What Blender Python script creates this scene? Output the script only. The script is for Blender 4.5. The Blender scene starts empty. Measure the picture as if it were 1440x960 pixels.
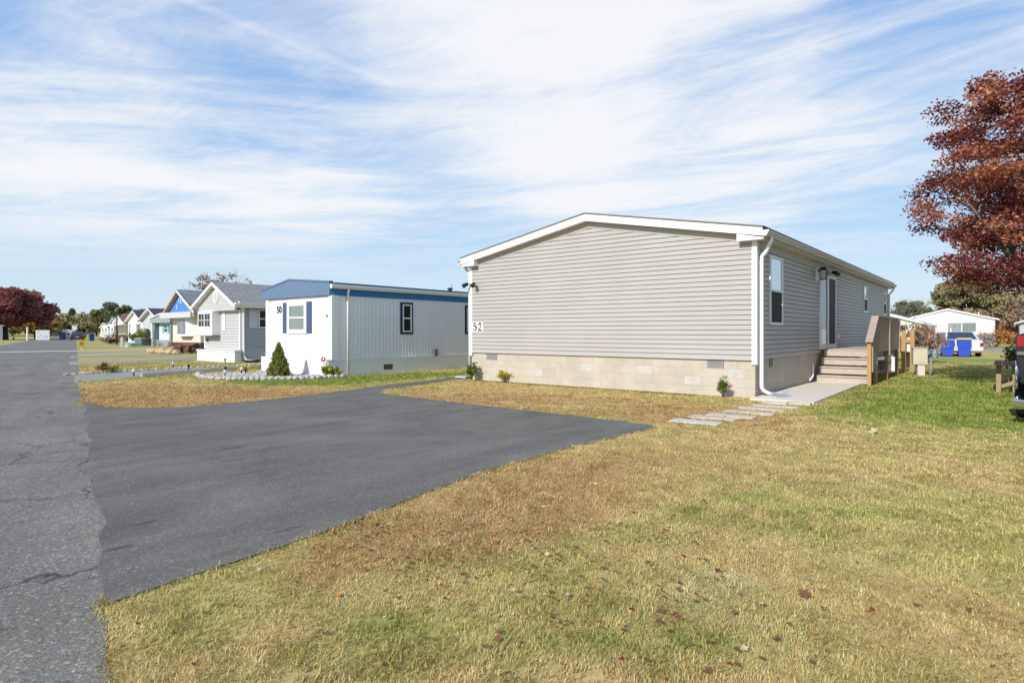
import bpy, bmesh, math, random
import numpy as np
from mathutils import Vector, Matrix
R = math.radians
random.seed(7); RNG = np.random.default_rng(7)
SC = bpy.context.scene
COL = SC.collection

# ------------------------------------------------------------------ camera
cam = bpy.data.cameras.new('camera'); camo = bpy.data.objects.new('camera', cam); COL.objects.link(camo)
camo.location = (0, 0, 1.42); camo.rotation_euler = (R(90), 0, 0)
cam.sensor_width = 36; cam.lens = 36 * 856.75 / 1440
cam.shift_y = -(480 - 466.73) / 1440
cam.clip_start = 0.05; cam.clip_end = 6000
SC.camera = camo

# ------------------------------------------------------------------ sun, exposure
SUN_AZ, SUN_EL = R(53), R(32)          # direction the light travels (from +X), height of the sun
sd = Vector((math.cos(SUN_AZ) * math.cos(SUN_EL), math.sin(SUN_AZ) * math.cos(SUN_EL), -math.sin(SUN_EL)))
sl = bpy.data.lights.new('sun', 'SUN'); sl.energy = 3.4; sl.angle = R(0.5); sl.color = (1, .955, .89)
so = bpy.data.objects.new('sun', sl); COL.objects.link(so); so.rotation_euler = sd.to_track_quat('-Z', 'Y').to_euler()
SC.view_settings.view_transform = 'Standard'; SC.view_settings.look = 'None'
SC.view_settings.gamma = 1; SC.view_settings.exposure = 0.40; SC.view_settings.use_curve_mapping = False
SC.cycles.max_bounces = 6; SC.cycles.diffuse_bounces = 3; SC.cycles.glossy_bounces = 3; SC.cycles.transparent_max_bounces = 6

# ------------------------------------------------------------------ world: sky + high cirrus
W = bpy.data.worlds.new('World'); SC.world = W; W.use_nodes = True
nt = W.node_tree; N = nt.nodes; LK = nt.links; N.clear()
def wn(t, **k):
    n = N.new(t)
    for a, b in k.items(): setattr(n, a, b)
    return n
def wmath(op, a, b=None, c=None, clamp=False):
    n = wn('ShaderNodeMath', operation=op, use_clamp=clamp)
    for i, x in enumerate((a, b, c)):
        if x is None: continue
        if isinstance(x, (int, float)): n.inputs[i].default_value = x
        else: LK.new(x, n.inputs[i])
    return n.outputs[0]
def wvec(op, a, b):
    n = wn('ShaderNodeVectorMath', operation=op)
    for i, x in enumerate((a, b)):
        if isinstance(x, (tuple, list, Vector)): n.inputs[i].default_value = tuple(x)
        else: LK.new(x, n.inputs[i])
    return n.outputs['Value'] if op == 'DOT_PRODUCT' else n.outputs[0]
def wnoise(vec, scale, detail=6, rough=.55, dist=0.):
    n = wn('ShaderNodeTexNoise'); n.inputs['Scale'].default_value = scale; n.inputs['Detail'].default_value = detail
    n.inputs['Roughness'].default_value = rough; n.inputs['Distortion'].default_value = dist
    LK.new(vec, n.inputs['Vector']); return n.outputs['Fac']
def wstep(x, a, b):
    n = wn('ShaderNodeMapRange', interpolation_type='SMOOTHSTEP'); LK.new(x, n.inputs[0])
    n.inputs[1].default_value = a; n.inputs[2].default_value = b; return n.outputs[0]
tc = wn('ShaderNodeTexCoord'); D = tc.outputs['Generated']
sep = wn('ShaderNodeSeparateXYZ'); LK.new(D, sep.inputs[0])
dz = wmath('ADD', wmath('MAXIMUM', sep.outputs[2], 0.), .07)
cx = wmath('DIVIDE', sep.outputs[0], dz); cy = wmath('DIVIDE', sep.outputs[1], dz)
def plane(ang, sx, sy, off=0):
    c, s = math.cos(ang), math.sin(ang)
    p = wmath('MULTIPLY', wmath('ADD', wmath('MULTIPLY', cx, c), wmath('MULTIPLY', cy, s)), sx)
    q = wmath('MULTIPLY', wmath('ADD', wmath('MULTIPLY', cx, -s), wmath('MULTIPLY', cy, c)), sy)
    cb = wn('ShaderNodeCombineXYZ'); LK.new(p, cb.inputs[0]); LK.new(q, cb.inputs[1]); cb.inputs[2].default_value = off
    return cb.outputs[0]
def pixdir(x, y): return Vector(((x - 720) / 856.75, 1, -(y - 466.73) / 856.75)).normalized()
def blob(x, y, r, s):       # soft bank of cloud (or of clear sky) round one direction of the sky
    d = wvec('DOT_PRODUCT', D, pixdir(x, y))
    return wmath('MULTIPLY', wstep(d, math.cos(r), 1.0), s)
warp = wnoise(plane(0, .5, .5, 3), 1.0, 3)
base1 = wnoise(plane(R(-36), .22, .60), 2.2, 9, .62, .8)       # bands running away to the right
base2 = wnoise(plane(R(12), .30, .75, 5), 2.0, 9, .62, .6)      # veils to the left
fine = wnoise(plane(R(-28), 1.0, 2.1, 9), 2.4, 9, .72, .9)
leftm = wstep(sep.outputs[0], .12, -.30)
mixb = wmath('ADD', wmath('MULTIPLY', base1, wmath('SUBTRACT', 1.0, leftm)), wmath('MULTIPLY', base2, leftm))
dens = wmath('ADD', wmath('ADD', wmath('MULTIPLY', wmath('SUBTRACT', mixb, .5), 1.5), .54), wmath('MULTIPLY', wmath('SUBTRACT', fine, .5), .44))
for b in [(800, 40, .36, .23), (1010, 170, .34, .16), (640, 210, .38, .13), (1200, 130, .28, .15), (180, 290, .30, .10), (60, 60, .38, .09), (300, 250, .3, .06),
          (30, 330, .22, .14), (430, 310, .2, .08), (395, 70, .18, -.12), (1270, 15, .16, -.20), (1010, 60, .12, -.16), (640, 385, .22, -.14), (1230, 330, .25, -.14), (60, 420, .18, -.10), (330, 150, .12, -.06)]:
    dens = wmath('ADD', dens, blob(*b))
cl = wmath('MULTIPLY', wmath('MULTIPLY', wstep(dens, .31, 1.0), .95), wstep(sep.outputs[2], .045, .19))
# contrail: a broken line along a great circle between two directions
def trail(a, b, wdt, s):
    A, B = pixdir(*a), pixdir(*b); n = A.cross(B).normalized(); m = (A + B).normalized()
    off = wmath('ADD', wvec('DOT_PRODUCT', D, n), wmath('MULTIPLY', wmath('SUBTRACT', wnoise(D, 55, 3), .5), .006))
    line = wmath('SUBTRACT', 1.0, wstep(wmath('ABSOLUTE', off), 0., wdt))
    ends = wstep(wvec('DOT_PRODUCT', D, m), math.cos(A.angle(B) * .56), math.cos(A.angle(B) * .40))
    return wmath('MULTIPLY', wmath('MULTIPLY', line, ends), wmath('MULTIPLY', wmath('ADD', wnoise(D, 30, 4), .05), s))
tr = wmath('ADD', trail((235, -10), (560, 122), .009, .24), trail((60, 40), (330, -20), .016, .25))
cl = wmath('MINIMUM', wmath('ADD', cl, tr), 1.0)
sky = wn('ShaderNodeTexSky', sky_type='NISHITA'); sky.sun_disc = False; sky.sun_elevation = SUN_EL
sky.sun_rotation = R(217); sky.altitude = 10; sky.air_density = 1.0; sky.dust_density = 1.2; sky.ozone_density = 1.3
SKYK, CLK = 1.0, 6.6
mx = wn('ShaderNodeMix', data_type='RGBA'); LK.new(cl, mx.inputs['Factor'])
veil = wn('ShaderNodeMix', data_type='RGBA'); veil.inputs['Factor'].default_value = .86     # high thin haze: pale near the horizon, blue above
vr = wn('ShaderNodeValToRGB'); LK.new(sep.outputs[2], vr.inputs[0]); ve = vr.color_ramp.elements
ve[0].position = 0; ve[0].color = (.74, .86, .97, 1); ve[1].position = .62; ve[1].color = (.13, .33, .74, 1)
for p_, c_ in ((.07, (.62, .80, .97, 1)), (.20, (.42, .66, .95, 1)), (.40, (.25, .48, .88, 1))): x_ = ve.new(p_); x_.color = c_
vs_ = wn('ShaderNodeVectorMath', operation='SCALE'); LK.new(vr.outputs[0], vs_.inputs[0]); vs_.inputs['Scale'].default_value = CLK * 1.03
LK.new(sky.outputs[0], veil.inputs['A']); LK.new(vs_.outputs[0], veil.inputs['B'])
LK.new(veil.outputs['Result'], mx.inputs['A'])
mx.inputs['B'].default_value = (CLK * .98, CLK * .99, CLK * 1.01, 1)
bg = wn('ShaderNodeBackground'); bg.inputs['Strength'].default_value = .11
LK.new(mx.outputs['Result'], bg.inputs['Color'])
wo = wn('ShaderNodeOutputWorld'); LK.new(bg.outputs[0], wo.inputs[0])

# ------------------------------------------------------------------ materials
MATS = {}
def M(name, col, rough=.6, spec=.3, metal=0., var=.12, vs=3., bump=0., bs=40., ior=None, coat=0., var2=0., vs2=40., stretch=None):
    if name in MATS: return MATS[name]
    m = bpy.data.materials.new(name); MATS[name] = m; m.use_nodes = True
    t = m.node_tree; n = t.nodes; l = t.links; p = n['Principled BSDF']
    p.inputs['Roughness'].default_value = rough; p.inputs['Specular IOR Level'].default_value = spec; p.inputs['Metallic'].default_value = metal
    if ior: p.inputs['IOR'].default_value = ior
    if coat: p.inputs['Coat Weight'].default_value = coat; p.inputs['Coat Roughness'].default_value = .05
    p.inputs['Base Color'].default_value = (*col, 1)
    c = n.new('ShaderNodeTexCoord'); vec = c.outputs['Object']
    if stretch:
        mp = n.new('ShaderNodeMapping'); mp.inputs['Scale'].default_value = stretch; l.new(vec, mp.inputs[0]); vec = mp.outputs[0]
    cur = None
    for v, s in ((var, vs), (var2, vs2)):
        if not v: continue
        z = n.new('ShaderNodeTexNoise'); z.inputs['Scale'].default_value = s; z.inputs['Detail'].default_value = 5; z.inputs['Roughness'].default_value = .6
        l.new(vec, z.inputs['Vector'])
        r = n.new('ShaderNodeMapRange'); l.new(z.outputs['Fac'], r.inputs[0]); r.inputs[1].default_value = .25; r.inputs[2].default_value = .75
        r.inputs[3].default_value = 1 - v; r.inputs[4].default_value = 1 + v
        x = n.new('ShaderNodeVectorMath'); x.operation = 'SCALE'; l.new(r.outputs[0], x.inputs['Scale'])
        if cur is None: x.inputs[0].default_value = col
        else: l.new(cur, x.inputs[0])
        cur = x.outputs[0]
    if cur is not None: l.new(cur, p.inputs['Base Color'])
    if bump:
        z = n.new('ShaderNodeTexNoise'); z.inputs['Scale'].default_value = bs; z.inputs['Detail'].default_value = 4; l.new(vec, z.inputs['Vector'])
        b = n.new('ShaderNodeBump'); b.inputs['Strength'].default_value = bump; b.inputs['Distance'].default_value = .01
        l.new(z.outputs['Fac'], b.inputs['Height']); l.new(b.outputs[0], p.inputs['Normal'])
    return m
def leafmat(name, cols, trans=.35, rough=.55):
    """foliage: colour picked per leaf from a ramp, part of the light passes through"""
    if name in MATS: return MATS[name]
    m = bpy.data.materials.new(name); MATS[name] = m; m.use_nodes = True
    t = m.node_tree; n = t.nodes; l = t.links; n.clear()
    a = n.new('ShaderNodeAttribute'); a.attribute_name = 'rnd'
    r = n.new('ShaderNodeValToRGB'); e = r.color_ramp.elements
    for i, c in enumerate(cols):
        x = e[i] if i < 2 else e.new(1)
        x.position = i / (len(cols) - 1); x.color = (*c, 1)
    l.new(a.outputs['Fac'], r.inputs[0])
    d = n.new('ShaderNodeBsdfPrincipled'); d.inputs['Roughness'].default_value = rough; d.inputs['Specular IOR Level'].default_value = .25
    tr = n.new('ShaderNodeBsdfTranslucent'); mxs = n.new('ShaderNodeMixShader'); mxs.inputs[0].default_value = trans
    l.new(r.outputs[0], d.inputs['Base Color']); l.new(r.outputs[0], tr.inputs[0]); l.new(d.outputs[0], mxs.inputs[1]); l.new(tr.outputs[0], mxs.inputs[2])
    o = n.new('ShaderNodeOutputMaterial'); l.new(mxs.outputs[0], o.inputs[0])
    return m
def colmat(name, rough=.9, trans=0., fine=0., fs=120., bump=0.):
    """colour from the mesh's own 'Col' attribute (kinds of grass), broken up by fine noise"""
    m = bpy.data.materials.new(name); m.use_nodes = True
    t = m.node_tree; n = t.nodes; l = t.links; p = n['Principled BSDF']; p.inputs['Roughness'].default_value = rough; p.inputs['Specular IOR Level'].default_value = .1
    a = n.new('ShaderNodeAttribute'); a.attribute_name = 'Col'; src = a.outputs['Color']
    if fine:
        c = n.new('ShaderNodeTexCoord')
        for s, k in ((fs, fine), (fs / 9, fine * .6)):
            z = n.new('ShaderNodeTexNoise'); z.inputs['Scale'].default_value = s; z.inputs['Detail'].default_value = 6; z.inputs['Roughness'].default_value = .7; l.new(c.outputs['Object'], z.inputs['Vector'])
            r = n.new('ShaderNodeMapRange'); l.new(z.outputs['Fac'], r.inputs[0]); r.inputs[1].default_value = .3; r.inputs[2].default_value = .7; r.inputs[3].default_value = 1 - k; r.inputs[4].default_value = 1 + k
            x = n.new('ShaderNodeVectorMath'); x.operation = 'SCALE'; l.new(src, x.inputs[0]); l.new(r.outputs[0], x.inputs['Scale']); src = x.outputs[0]
        if bump:
            b = n.new('ShaderNodeBump'); b.inputs['Strength'].default_value = bump; b.inputs['Distance'].default_value = .03; l.new(z.outputs['Fac'], b.inputs['Height']); l.new(b.outputs[0], p.inputs['Normal'])
    l.new(src, p.inputs['Base Color'])
    if trans:
        tr = n.new('ShaderNodeBsdfTranslucent'); l.new(src, tr.inputs[0]); ms = n.new('ShaderNodeMixShader'); ms.inputs[0].default_value = trans
        l.new(p.outputs[0], ms.inputs[1]); l.new(tr.outputs[0], ms.inputs[2]); l.new(ms.outputs[0], n['Material Output'].inputs[0])
    return m

# ------------------------------------------------------------------ object helpers
def thing(name, label, cat, loc=(0, 0, 0), rz=0., group=None):
    o = bpy.data.objects.new(name, None); COL.objects.link(o); o.empty_display_size = .2
    o.location = loc if len(loc) == 3 else (*loc, 0); o.rotation_euler = (0, 0, rz)
    o['label'] = label; o['category'] = cat
    if group: o['group'] = group
    return o
def tag(o, label=None, cat=None, group=None, kind=None):
    if label: o['label'] = label
    if cat: o['category'] = cat
    if group: o['group'] = group
    if kind: o['kind'] = kind
    return o
def copytree(o, parent=None):
    c = o.copy(); COL.objects.link(c)
    if parent is not None: c.parent = parent
    for ch in list(o.children): copytree(ch, c)
    return c
class MB:
    """collects shapes and links them as ONE mesh object"""
    def __init__(s, tf=None): s.v = []; s.f = []; s.tf = tf or (lambda a, b, c: (a, b, c)); s.g = []
    def add(s, vs, fs):
        k = len(s.v); s.v += [s.tf(*p) for p in vs]; s.f += [tuple(i + k for i in f) for f in fs]; return s
    def box(s, a, b):
        (x0, y0, z0), (x1, y1, z1) = a, b
        return s.add([(x0,y0,z0),(x1,y0,z0),(x1,y1,z0),(x0,y1,z0),(x0,y0,z1),(x1,y0,z1),(x1,y1,z1),(x0,y1,z1)],
                     [(0,3,2,1),(4,5,6,7),(0,1,5,4),(1,2,6,5),(2,3,7,6),(3,0,4,7)])
    def cbox(s, c, d, rz=0., taper=1.):
        w, l, h = d[0] / 2, d[1] / 2, d[2]; C, S = math.cos(rz), math.sin(rz); vs = []
        for z, k in ((0, 1), (h, taper)):
            for x, y in ((-w, -l), (w, -l), (w, l), (-w, l)):
                vs.append((c[0] + (x * C - y * S) * k, c[1] + (x * S + y * C) * k, c[2] + z))
        return s.add(vs, [(0,3,2,1),(4,5,6,7),(0,1,5,4),(1,2,6,5),(2,3,7,6),(3,0,4,7)])
    def prism(s, poly, e0, e1, axis=0):
        """poly: 2D points in the two other axes (in axis order); extruded along axis from e0 to e1"""
        n = len(poly)
        def P(p, e): q = list(p); q.insert(axis, e); return tuple(q)
        vs = [P(p, e0) for p in poly] + [P(p, e1) for p in poly]
        return s.add(vs, [tuple(range(n))[::-1], tuple(range(n, 2 * n))] + [(i, (i + 1) % n, n + (i + 1) % n, n + i) for i in range(n)])
    def tube(s, pts, r, n=8, cap=True):
        pts = [Vector(p) for p in pts]; rs = r if isinstance(r, (list, tuple)) else [r] * len(pts); vs = []; fs = []; prev = None
        for i, p in enumerate(pts):
            d = (pts[min(i + 1, len(pts) - 1)] - pts[max(i - 1, 0)]).normalized()
            if prev is None: a = d.orthogonal().normalized()
            else: a = (prev - d * prev.dot(d)).normalized()
            prev = a; b = d.cross(a)
            for k in range(n):
                t = 2 * math.pi * k / n; vs.append(tuple(p + (a * math.cos(t) + b * math.sin(t)) * rs[i]))
        for i in range(len(pts) - 1):
            for k in range(n): fs.append((i*n+k, i*n+(k+1)%n, (i+1)*n+(k+1)%n, (i+1)*n+k))
        if cap: fs += [tuple(range(n))[::-1], tuple((len(pts)-1)*n + k for k in range(n))]
        return s.add(vs, fs)
    def bar(s, p, q, w, h):
        """rectangular bar from p to q; w across (horizontal), h in the upright direction"""
        p, q = Vector(p), Vector(q); d = (q - p).normalized(); a = d.cross(Vector((0, 0, 1)))
        a = a.normalized() if a.length > 1e-4 else Vector((1, 0, 0)); b = a.cross(d).normalized(); vs = []
        for c in (p, q):
            for x, y in ((-w/2,-h/2),(w/2,-h/2),(w/2,h/2),(-w/2,h/2)): vs.append(tuple(c + a * x + b * y))
        return s.add(vs, [(0,3,2,1),(4,5,6,7),(0,1,5,4),(1,2,6,5),(2,3,7,6),(3,0,4,7)])
    def lathe(s, prof, c=(0, 0, 0), n=14):
        vs = []; fs = []
        for r, z in prof:
            for k in range(n): t = 2*math.pi*k/n; vs.append((c[0]+r*math.cos(t), c[1]+r*math.sin(t), c[2]+z))
        for i in range(len(prof)-1):
            for k in range(n): fs.append((i*n+k, i*n+(k+1)%n, (i+1)*n+(k+1)%n, (i+1)*n+k))
        fs += [tuple(range(n))[::-1], tuple((len(prof)-1)*n+k for k in range(n))]
        return s.add(vs, fs)
    def ico(s, c, r, sub=1, jit=0., sq=(1,1,1)):
        b = bmesh.new(); bmesh.ops.create_icosphere(b, subdivisions=sub, radius=1)
        vs = [(c[0]+v.co.x*r*sq[0]*(1+random.uniform(-jit,jit)), c[1]+v.co.y*r*sq[1]*(1+random.uniform(-jit,jit)), c[2]+v.co.z*r*sq[2]*(1+random.uniform(-jit,jit))) for v in b.verts]
        b.verts.index_update(); fs = [tuple(v.index for v in f.verts) for f in b.faces]; b.free()
        return s.add(vs, fs)
    def build(s, name, mat, parent=None, label=None, smooth=False, bevel=0., seg=1, norm=True):
        me = bpy.data.meshes.new(name); me.from_pydata(s.v, [], s.f)
        b = bmesh.new(); b.from_mesh(me)
        if norm: bmesh.ops.recalc_face_normals(b, faces=b.faces)
        uv = b.loops.layers.uv.new('UVMap')
        for f in b.faces:
            n = f.normal; k = max(range(3), key=lambda i: abs(n[i])); f.smooth = smooth
            for lp in f.loops:
                c = lp.vert.co; lp[uv].uv = (c.y, c.z) if k == 0 else ((c.x, c.z) if k == 1 else (c.x, c.y))
        b.to_mesh(me); b.free(); me.materials.append(mat)
        o = bpy.data.objects.new(name, me); COL.objects.link(o)
        if parent is not None: o.parent = parent
        if label: o['label'] = label
        if bevel:
            md = o.modifiers.new('bevel', 'BEVEL'); md.width = bevel; md.segments = seg; md.limit_method = 'ANGLE'; md.angle_limit = R(40)
        return o
def arrmesh(name, V, F, mat, parent=None, attr=None, col=None, smooth=False):
    """fast mesh from numpy arrays; F is (n,k) with one face size"""
    me = bpy.data.meshes.new(name); nv, (nf, k) = len(V), F.shape
    me.vertices.add(nv); me.vertices.foreach_set('co', V.astype(np.float32).ravel())
    me.loops.add(nf * k); me.loops.foreach_set('vertex_index', F.astype(np.int32).ravel())
    me.polygons.add(nf); me.polygons.foreach_set('loop_start', np.arange(0, nf * k, k, dtype=np.int32))
    me.update(calc_edges=True)
    if smooth: me.polygons.foreach_set('use_smooth', np.ones(nf, dtype=bool))
    if attr is not None:
        a = me.attributes.new('rnd', 'FLOAT', 'POINT'); a.data.foreach_set('value', attr.astype(np.float32))
    if col is not None:
        a = me.attributes.new('Col', 'FLOAT_COLOR', 'POINT'); c = np.ones((nv, 4), np.float32); c[:, :3] = col; a.data.foreach_set('color', c.ravel())
    me.materials.append(mat)
    o = bpy.data.objects.new(name, me); COL.objects.link(o)
    if parent is not None: o.parent = parent
    return o
def front(a, b, c): return (-c, a, b)        # (across, up, outward) -> gable end, facing -x
def right(a, b, c): return (a, -c, b)        # (along, up, outward) -> long side, facing -y
def left(W): return lambda a, b, c: (a, W + c, b)
def clip(poly, nx, ny, d):
    out = []
    for i in range(len(poly)):
        p, q = poly[i], poly[(i + 1) % len(poly)]; a = nx*p[0]+ny*p[1]-d; b = nx*q[0]+ny*q[1]-d
        if a <= 0: out.append(p)
        if a * b < 0: t = a / (a - b); out.append((p[0]+(q[0]-p[0])*t, p[1]+(q[1]-p[1])*t))
    return out
def siding(mb, h0, h1, z0, z1, step, d=.014, clips=()):
    """lapped boards: every course leans out towards its lower edge"""
    z = z0
    while z < z1 - 1e-4:
        t = min(z + step, z1); poly = [(h0, z), (h1, z), (h1, t), (h0, t)]
        for c in clips: poly = clip(poly, *c) if len(poly) > 2 else poly
        if len(poly) > 2:
            za, zb = z + step*.86, z + step*.92          # face of the board, then a cove that runs in under the next lap
            lo_ = clip(poly, 0, 1, za); hi_ = clip(clip(poly, 0, -1, -za), 0, 1, zb); tp_ = clip(poly, 0, -1, -zb)
            if len(lo_) > 2: mb.add([(p[0], p[1], d * (1 - .35*(p[1]-z)/step)) for p in lo_], [tuple(range(len(lo_)))])
            if len(hi_) > 2: mb.add([(p[0], p[1], d*.65 + (-.018 - d*.65)*(p[1]-za)/(zb-za)) for p in hi_], [tuple(range(len(hi_)))])
            if len(tp_) > 2: mb.add([(p[0], p[1], -.018) for p in tp_], [tuple(range(len(tp_)))])
            lo = [p for p in poly if abs(p[1]-z) < 1e-5]
            if len(lo) == 2: mb.add([(lo[0][0], z, -.018), (lo[1][0], z, -.018), (lo[1][0], z, d), (lo[0][0], z, d)], [(0,1,2,3)])
        z = t
    return mb

WHITE = M('white_vinyl', (.80, .80, .79), .45, .35, var=.03)
TRIM = M('white_aluminium_trim', (.78, .78, .77), .4, .4, var=.03)
GLASS = M('window_glass', (.015, .018, .02), .03, .9, var=0, ior=1.9)
DARKGLASS = M('dark_glass', (.008, .009, .01), .05, .6, var=0)
GLASSR = M('reflective_glass', (.62, .66, .70), .04, .6, metal=.75, var=0)
SCREEN = M('insect_screen', (.018, .018, .02), .6, .2, var=.1)
BLACK = M('black_plastic', (.015, .015, .016), .45, .4, var=.1)
def window(parent, tf, h0, h1, z0, z1, fw=.06, dep=.05, frame=WHITE, up=GLASS, lo=SCREEN, style='hung', trim=None, tw=.09, grid=None, sill=False):
    if trim:
        m = MB(tf)
        for a, b in (((h0-tw, z0-tw, .001), (h1+tw, z0, dep*.7)), ((h0-tw, z1, .001), (h1+tw, z1+tw, dep*.7)), ((h0-tw, z0, .001), (h0, z1, dep*.7)), ((h1, z0, .001), (h1+tw, z1, dep*.7))): m.box(a, b)
        m.build('window_trim', trim, parent)
    m = MB(tf)
    m.box((h0, z0, 0), (h0+fw, z1, dep)).box((h1-fw, z0, 0), (h1, z1, dep)).box((h0+fw, z0, 0), (h1-fw, z0+fw, dep)).box((h0+fw, z1-fw, 0), (h1-fw, z1, dep))
    zm = (z0+z1)/2; hm = (h0+h1)/2
    if style == 'hung': m.box((h0+fw, zm-.025, 0), (h1-fw, zm+.025, dep*.85))
    if style == 'pair': m.box((hm-.035, z0+fw, 0), (hm+.035, z1-fw, dep*.85))
    if grid:
        for k in range(1, grid[0]): x = h0+fw+(h1-h0-2*fw)*k/grid[0]; m.box((x-.012, z0+fw, .02), (x+.012, z1-fw, dep*.7))
        for k in range(1, grid[1]): y = z0+fw+(z1-z0-2*fw)*k/grid[1]; m.box((h0+fw, y-.012, .02), (h1-fw, y+.012, dep*.69))
    f = m.build('window_frame', frame, parent)
    if sill: MB(tf).box((h0-.04, z0-.045, 0), (h1+.04, z0-.001, dep+.04)).build('window_sill', frame, f)
    e = .022
    if style == 'hung':
        MB(tf).box((h0+fw, zm+.025, 0), (h1-fw, z1-fw, e)).build('window_pane', up, f)
        MB(tf).box((h0+fw, z0+fw, 0), (h1-fw, zm-.025, e)).build('window_pane', lo, f)
    elif style == 'pair':
        MB(tf).box((h0+fw, z0+fw, 0), (hm-.035, z1-fw, e)).build('window_pane', up, f)
        MB(tf).box((hm+.035, z0+fw, 0), (h1-fw, z1-fw, e)).build('window_pane', lo, f)
    else: MB(tf).box((h0+fw, z0+fw, 0), (h1-fw, z1-fw, e)).build('window_pane', up, f)
    return f
def number(parent, name, txt, tf, h, z, size, d, mat, thick=.008, flip=True):
    """numerals as a mesh from the built-in font, standing on a wall"""
    cu = bpy.data.curves.new('numerals', 'FONT'); cu.body = txt; cu.size = size; cu.extrude = thick / 2; cu.align_x = 'CENTER'; cu.offset = size * .022
    ob = bpy.data.objects.new('numerals', cu); COL.objects.link(ob)
    dg = bpy.context.evaluated_depsgraph_get(); me = bpy.data.meshes.new_from_object(ob.evaluated_get(dg))
    bpy.data.objects.remove(ob); me.name = name
    sx = -1 if flip else 1
    for v in me.vertices: v.co = Vector(tf(h + sx * v.co.x, z + v.co.y, d + v.co.z + thick))
    if flip is not None:
        b = bmesh.new(); b.from_mesh(me); bmesh.ops.recalc_face_normals(b, faces=b.faces); b.to_mesh(me); b.free()
    me.materials.clear(); me.materials.append(mat)
    o = bpy.data.objects.new(name, me); COL.objects.link(o); o.parent = parent
    return o

# ------------------------------------------------------------------ frames of the lots (long axis of every home = local x)
A = R(51.03); C52 = (5.2237, 13.037); C50 = (-5.72, 19.38); C48 = (-12.7, 28.5); C46 = (-20.4, 39.9)
AR = R(125.65)                                  # direction of the street
def loc2w(p, c=C52, a=A): return (c[0] + p[0]*math.cos(a) - p[1]*math.sin(a), c[1] + p[0]*math.sin(a) + p[1]*math.cos(a))
def w2loc(x, y, c=C52, a=A):
    dx, dy = x - c[0], y - c[1]; return dx*math.cos(a) + dy*math.sin(a), -dx*math.sin(a) + dy*math.cos(a)

# ------------------------------------------------------------------ lawn colours: kinds of turf in patches
def vnoise(x, y, s, seed):
    x = x / s + seed * 17.31; y = y / s - seed * 9.77
    xi = np.floor(x).astype(np.int64); yi = np.floor(y).astype(np.int64); fx = x - xi; fy = y - yi
    fx = fx*fx*(3-2*fx); fy = fy*fy*(3-2*fy)
    def h(a, b):
        k = (a * 374761393 + b * 668265263 + seed * 1442695041) & 0x7fffffff
        k = ((k ^ (k >> 13)) * 1274126177) & 0x7fffffff
        return ((k ^ (k >> 16)) & 0xffff) / 65535.
    return (h(xi,yi)*(1-fx)+h(xi+1,yi)*fx)*(1-fy) + (h(xi,yi+1)*(1-fx)+h(xi+1,yi+1)*fx)*fy
def fbm(x, y, s, seed, o=4):
    t = 0; a = 1; n = 0
    for i in range(o): t = t + a * vnoise(x, y, s / 2**i, seed + i); n += a; a *= .55
    return t / n * 2 - 1
def sst(v, a, b): t = np.clip((v - a) / (b - a), 0, 1); return t*t*(3-2*t)
GREEN = [(8.5, 11.6, 2.6, .95), (7.4, 9.4, 1.4, .95), (10, 14, 3, .6), (5.2, 10.1, .8, .5), (6.5, 11., 1.2, .7), (-5.8, 16.9, 1.2, .95), (-7.2, 17.2, 1.3, .7), (-3.8, 18.6, 1.5, 1.), (-2.4, 20.6, 1.6, 1.1), (-4.8, 17.6, 1.2, .7),
         (-.6, 2.7, .55, .36), (-1.4, 3.1, .4, .4), (-.2, 3.2, .5, .25), (.9, 2.7, .6, .4), (.55, 4.1, .6, .35), (1.5, 4.4, .8, .25), (2.6, 5.2, 1.1, .25), (14, 20, 5, .75), (22, 32, 5, .6), (3, 9.2, .5, .5), (1.5, 5.9, .5, .3), (12, 16, 3, .4), (16, 24, 5, -.2), (-13, 21.5, 3, .15)]
BROWN = [(-7.6, 13.2, 2.6, 1.0), (-6, 14.2, 1.8, .9), (-9.2, 13.6, 2, .9), (-10, 16, 1.4, .5), (0.6, 12.2, 2.8, .75), (3, 10.8, 1.6, .5), (-2.2, 13.9, 1.6, .6), (-.5, 4.6, .9, .75), (.35, 5.6, 1.0, .75), (-1.1, 3.9, .6, .6), (1.1, 6.4, 1.0, .5), (2.3, 3.5, .7, .34), (2.5, 2.9, .6, .25), (.6, 2.3, .25, .6), (-1.3, 3.55, .35, .4), (.4, 4.9, .9, .45), (1.6, 7.6, 1.0, .45),
         (5, 8, 1.3, .35), (3.8, 9.8, .8, .35), (9.4, 16.6, 1.2, .2)]
STRAW = [(1.38, 3.5, .3, .55), (1.1, 2.9, .4, .4), (-.2, 3.6, .4, .35), (.9, 3.3, .35, .5), (2., 4.3, .6, .4), (-9.9, 13.2, .5, .8), (1.6, 7.5, .8, .3)]
def field(L, x, y):
    t = 0
    for a, b, r, s in L: t = t + s * np.exp(-((x-a)**2 + (y-b)**2) / (r*r))
    return t
KG = 1.0
C_TAN = np.array((.56, .41, .18)); C_BROWN = np.array((.46, .285, .125)); C_GREEN = np.array((.215, .28, .055)); C_STRAW = np.array((.64, .55, .31)); C_OLIVE = np.array((.42, .385, .12))
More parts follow.
